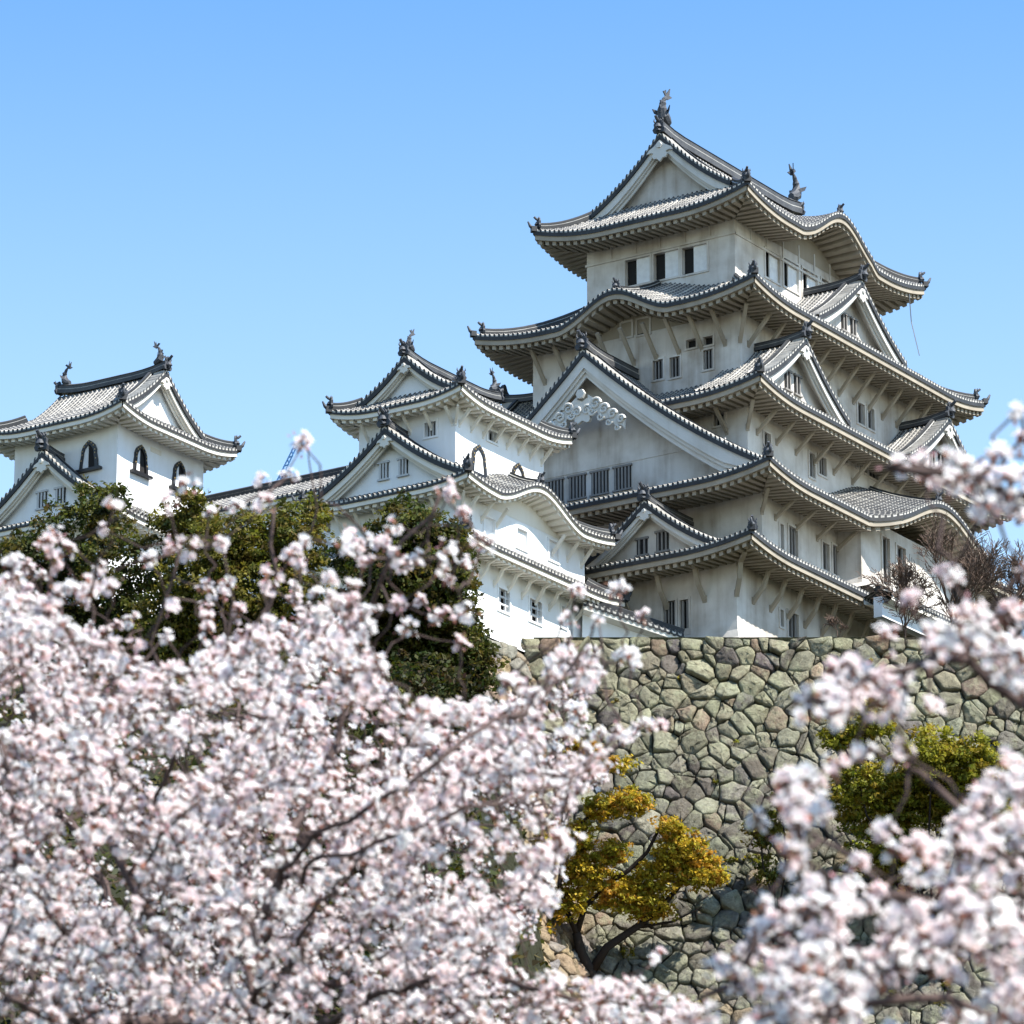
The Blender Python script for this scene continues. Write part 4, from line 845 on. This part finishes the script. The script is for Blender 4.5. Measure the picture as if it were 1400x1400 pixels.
cherry('wide cherry tree full of small pale pink blossoms filling the lower left', (1.0, .3),
       [([(330, 1560, 22), (350, 1400, 22), (365, 1260, 20), (385, 1190, 18.6), (470, 1125, 17.9), (560, 1068, 17.8), (640, 1010, 18), (730, 965, 18.6), (800, 890, 19.5)], .017),
        ([(378, 1210, 19), (440, 1172, 18), (540, 1140, 17.7), (640, 1108, 17.7), (760, 1080, 18.6), (840, 1020, 19.4)], .011),
        ([(350, 1400, 22), (430, 1250, 18.4), (490, 1185, 17.6), (525, 1130, 17.7), (560, 1070, 18.2)], .013),
        ([(340, 1450, 22), (240, 1330, 22), (180, 1200, 22.5), (120, 1090, 23), (100, 960, 23.5), (80, 800, 23.5)], .03),
        ([(350, 1400, 22), (330, 1250, 23), (360, 1040, 23.5), (345, 920, 24), (380, 790, 24), (368, 700, 24)], .022), ([(380, 790, 24), (424, 730, 24), (428, 660, 24), (414, 612, 24)], .007),
        ([(370, 1200, 21.5), (460, 1020, 22.5), (470, 900, 22.5), (530, 770, 22), (605, 672, 22)], .02),
        ([(340, 1450, 22), (520, 1360, 20), (660, 1330, 19.5), (800, 1370, 19), (880, 1370, 19)], .022),
        ([(240, 1330, 22), (100, 1290, 20), (20, 1180, 19.5), (5, 1060, 19.5), (-10, 900, 20)], .022),
        ([(260, 1400, 21), (120, 1400, 19), (10, 1370, 18)], .03),
        ([(240, 1330, 22), (180, 1190, 18.4), (215, 1150, 17.8), (270, 1100, 17.7), (330, 1040, 18.3)], .014),
        ([(180, 1200, 22.5), (250, 1000, 22), (210, 880, 22), (250, 740, 22)], .015)], cl, 51, (5, 10), .04)
back_poly = [(x, y+45) for x, y in left_poly[:8]]+[(x-12, y+35) for x, y in left_poly[8:]]
cl = fill(back_poly, 2600, g, 31, 38)
cherry('farther cherry tree seen through the blossoms of the wide one on the left', (.6, .28),
       [([(260, 1700, 35), (280, 1450, 35), (300, 1300, 34.5), (420, 1150, 34), (560, 1050, 33.5), (680, 1000, 33)], .06),
        ([(280, 1450, 35), (160, 1250, 35), (60, 1050, 35.5), (30, 900, 36)], .05),
        ([(300, 1300, 34.5), (300, 1100, 35), (330, 960, 35.5)], .035),
        ([(280, 1450, 35), (480, 1330, 33), (700, 1250, 32.5), (760, 1200, 32.5)], .045),
        ([(160, 1250, 35), (40, 1330, 34), (-40, 1350, 34)], .03)], cl, 55, (5, 9), .05, .006)
right_a = [(1095, 945), (1130, 915), (1180, 880), (1230, 845), (1300, 855), (1360, 830), (1440, 835), (1440, 955), (1300, 960), (1250, 985), (1190, 965), (1150, 995), (1110, 985)]
right_b = [(1065, 1070), (1100, 1045), (1125, 1065), (1120, 1120), (1085, 1150), (1110, 1200), (1160, 1180), (1220, 1160), (1290, 1140), (1330, 1085), (1380, 1060), (1440, 1040), (1440, 1440), (905, 1440), (960, 1355), (1010, 1290), (1030, 1260), (1065, 1235), (1035, 1195), (1075, 1150)]
rs = [(1222, 632), (1232, 640), (1258, 632), (1264, 652), (1285, 655), (1300, 628), (1298, 650), (1305, 660), (1325, 640), (1342, 645), (1335, 655), (1362, 632), (1372, 650), (1385, 655), (1395, 645), (1345, 690), (1352, 698), (1372, 692), (1395, 690), (1393, 705), (1395, 560), (1398, 600), (1372, 622), (1296, 782), (1304, 792), (1398, 780), (1395, 835), (1240, 820), (1180, 1028), (1238, 1035), (1175, 1035), (1382, 1045), (1140, 1040), (1035, 1122), (1212, 1140), (1208, 1133), (1030, 1300), (1040, 1270), (1385, 850), (1040, 1235), (1150, 1050), (1340, 1100), (1130, 1110), (1395, 1045), (1090, 1150), (1000, 1330)]
cl = [(x, y, g.uniform(12.6, 14.2)) for x, y in rs]+[(x+g.normal(0, 8), y+g.normal(0, 8), 13.3) for x, y in rs[4:22:3]]+fill(right_a, 75, g, 12.3, 14.5)+fill(right_b, 330, g, 11.5, 14.5)
cherry('near cherry tree with large soft white blossom clusters reaching in from the right', (-.3, .26),
       [([(1520, 1600, 13.5), (1480, 1350, 13.4), (1460, 1100, 13.4), (1430, 900, 13.5), (1440, 720, 13.4), (1400, 680, 13.3), (1360, 668, 13.3), (1290, 645, 13.2), (1228, 636, 13.1)], .028),
        ([(1460, 1100, 13.4), (1400, 960, 13.5), (1330, 905, 13.4), (1240, 900, 13.3), (1150, 950, 13.2), (1110, 965, 13.2)], .016),
        ([(1480, 1350, 13.4), (1380, 1180, 13.3), (1270, 1060, 13.4), (1240, 1035, 13.4), (1180, 1030, 13.3)], .014),
        ([(1480, 1350, 13.4), (1350, 1250, 13), (1230, 1230, 12.8), (1120, 1250, 12.8), (1040, 1290, 12.8), (960, 1370, 12.7)], .02),
        ([(1500, 1450, 13.4), (1300, 1370, 12.5), (1100, 1380, 12.3), (960, 1400, 12.3)], .02),
        ([(1230, 1230, 12.8), (1130, 1150, 13.2), (1090, 1080, 13.3)], .009),
        ([(1440, 720, 13.4), (1420, 620, 13.4), (1400, 560, 13.4)], .01),
        ([(1400, 960, 13.5), (1350, 860, 13.6), (1300, 790, 13.6)], .007)], cl, 61, (5, 10), .037, .0045)
# ------------------------------------------------------------------ undergrowth on the slope below the towers
ug = []
gq = np.random.default_rng(31); uq = []
for i in range(230):
    r_, f_ = gq.uniform(-25, -5.5), gq.uniform(-85, -10.5)
    if (r_+12.6)*7000/(286+f_) > 10: continue
    uq.append((rf(r_, f_, float(hill_z(np.array(r_), np.array(f_)))+.5), (1.8, 2.2, 1.3), 1))
tag(leaf_cloud('hillside_shrubbery', uq, 90000, .15, [(.03, .042, .010), (.045, .053, .012), (.06, .06, .014), (.05, .04, .015)], None, .55, seed=32), 'low shrubbery on the bank left of the rampart corner', 'shrubbery', kind='stuff')
g = np.random.default_rng(9)
for i in range(260):
    r_, f_ = g.uniform(-44, 14), g.uniform(-110, -16)
    if r_ > -7 and f_ > -50: continue; ug.append((rf(r_, f_, float(hill_z(np.array(r_), np.array(f_)))+.6), (4.2, 4.2, 2.0), 1))
for i in range(26):
    r_, f_ = g.uniform(-8, 34), g.uniform(-20, -16.5); ug.append((rf(r_, f_, float(hill_z(np.array(r_), np.array(f_)))+.4), (1.6, 1.2, .7), .3))
tag(leaf_cloud('undergrowth', ug, 130000, .27, EV_D+[(.06, .045, .02)], None, .7, seed=6), 'dark undergrowth covering the slope below the castle', 'undergrowth', kind='stuff')

wd = []
g = np.random.default_rng(12)
for i in range(34):
    u_, h_ = g.uniform(-8, 12), g.uniform(11, 23); wd.append((np.asarray(wfn(u_, h_))+np.asarray(wn(u_, h_))*.12, (g.uniform(.25, .7), .15, g.uniform(.15, .4)), 1))
for i in range(14):
    u_, h_ = g.uniform(-10, 20), g.uniform(1, 11); wd.append((np.asarray(wfn(u_, h_))+np.asarray(wn(u_, h_))*.1, (.25, .1, .15), .3))
tag(leaf_cloud('weeds', wd, 7000, .07, YG+EV_L, None, .16, per=14, seed=16), 'green weeds sprouting from joints of the stone rampart', 'weeds', kind='stuff')

# low plants lying over the whole bank
gq = np.random.default_rng(40); n_ = 150000; R_ = gq.uniform(-60, 45, n_); F_ = gq.uniform(-135, -9, n_); Z_ = hill_z(R_, F_)
P_0 = R_[:, None]*RV+F_[:, None]*FV+(Z_+.5*np.sin(R_*.7+1.3*np.sin(F_*.4))*np.sin(F_*.55+R_*.2)+gq.uniform(-.05, .55, n_))[:, None]*ZV
nn = unit(n_, gq)*.8+ZV*.6-FV*.3; nn /= np.linalg.norm(nn, axis=1, keepdims=True); t_ = np.cross(nn, unit(n_, gq)); t_ /= np.linalg.norm(t_, axis=1, keepdims=True); b_ = np.cross(nn, t_); s2 = gq.uniform(.12, .42, (n_, 1))
pl = np.array(EV_D+[(.09, .075, .03), (.07, .055, .028)]); cl_ = np.clip(pl[gq.integers(len(pl), size=n_)]*gq.uniform(.6, 1.2, (n_, 1)), .004, 1)
tag(quads('ground_cover', np.stack([P_0-t_*s2, P_0-b_*s2*.45, P_0+t_*s2, P_0+b_*s2*.45], 1), cl_, 'leaf'), 'low leafy ground cover on the bank below the castle', 'ground cover', kind='stuff')
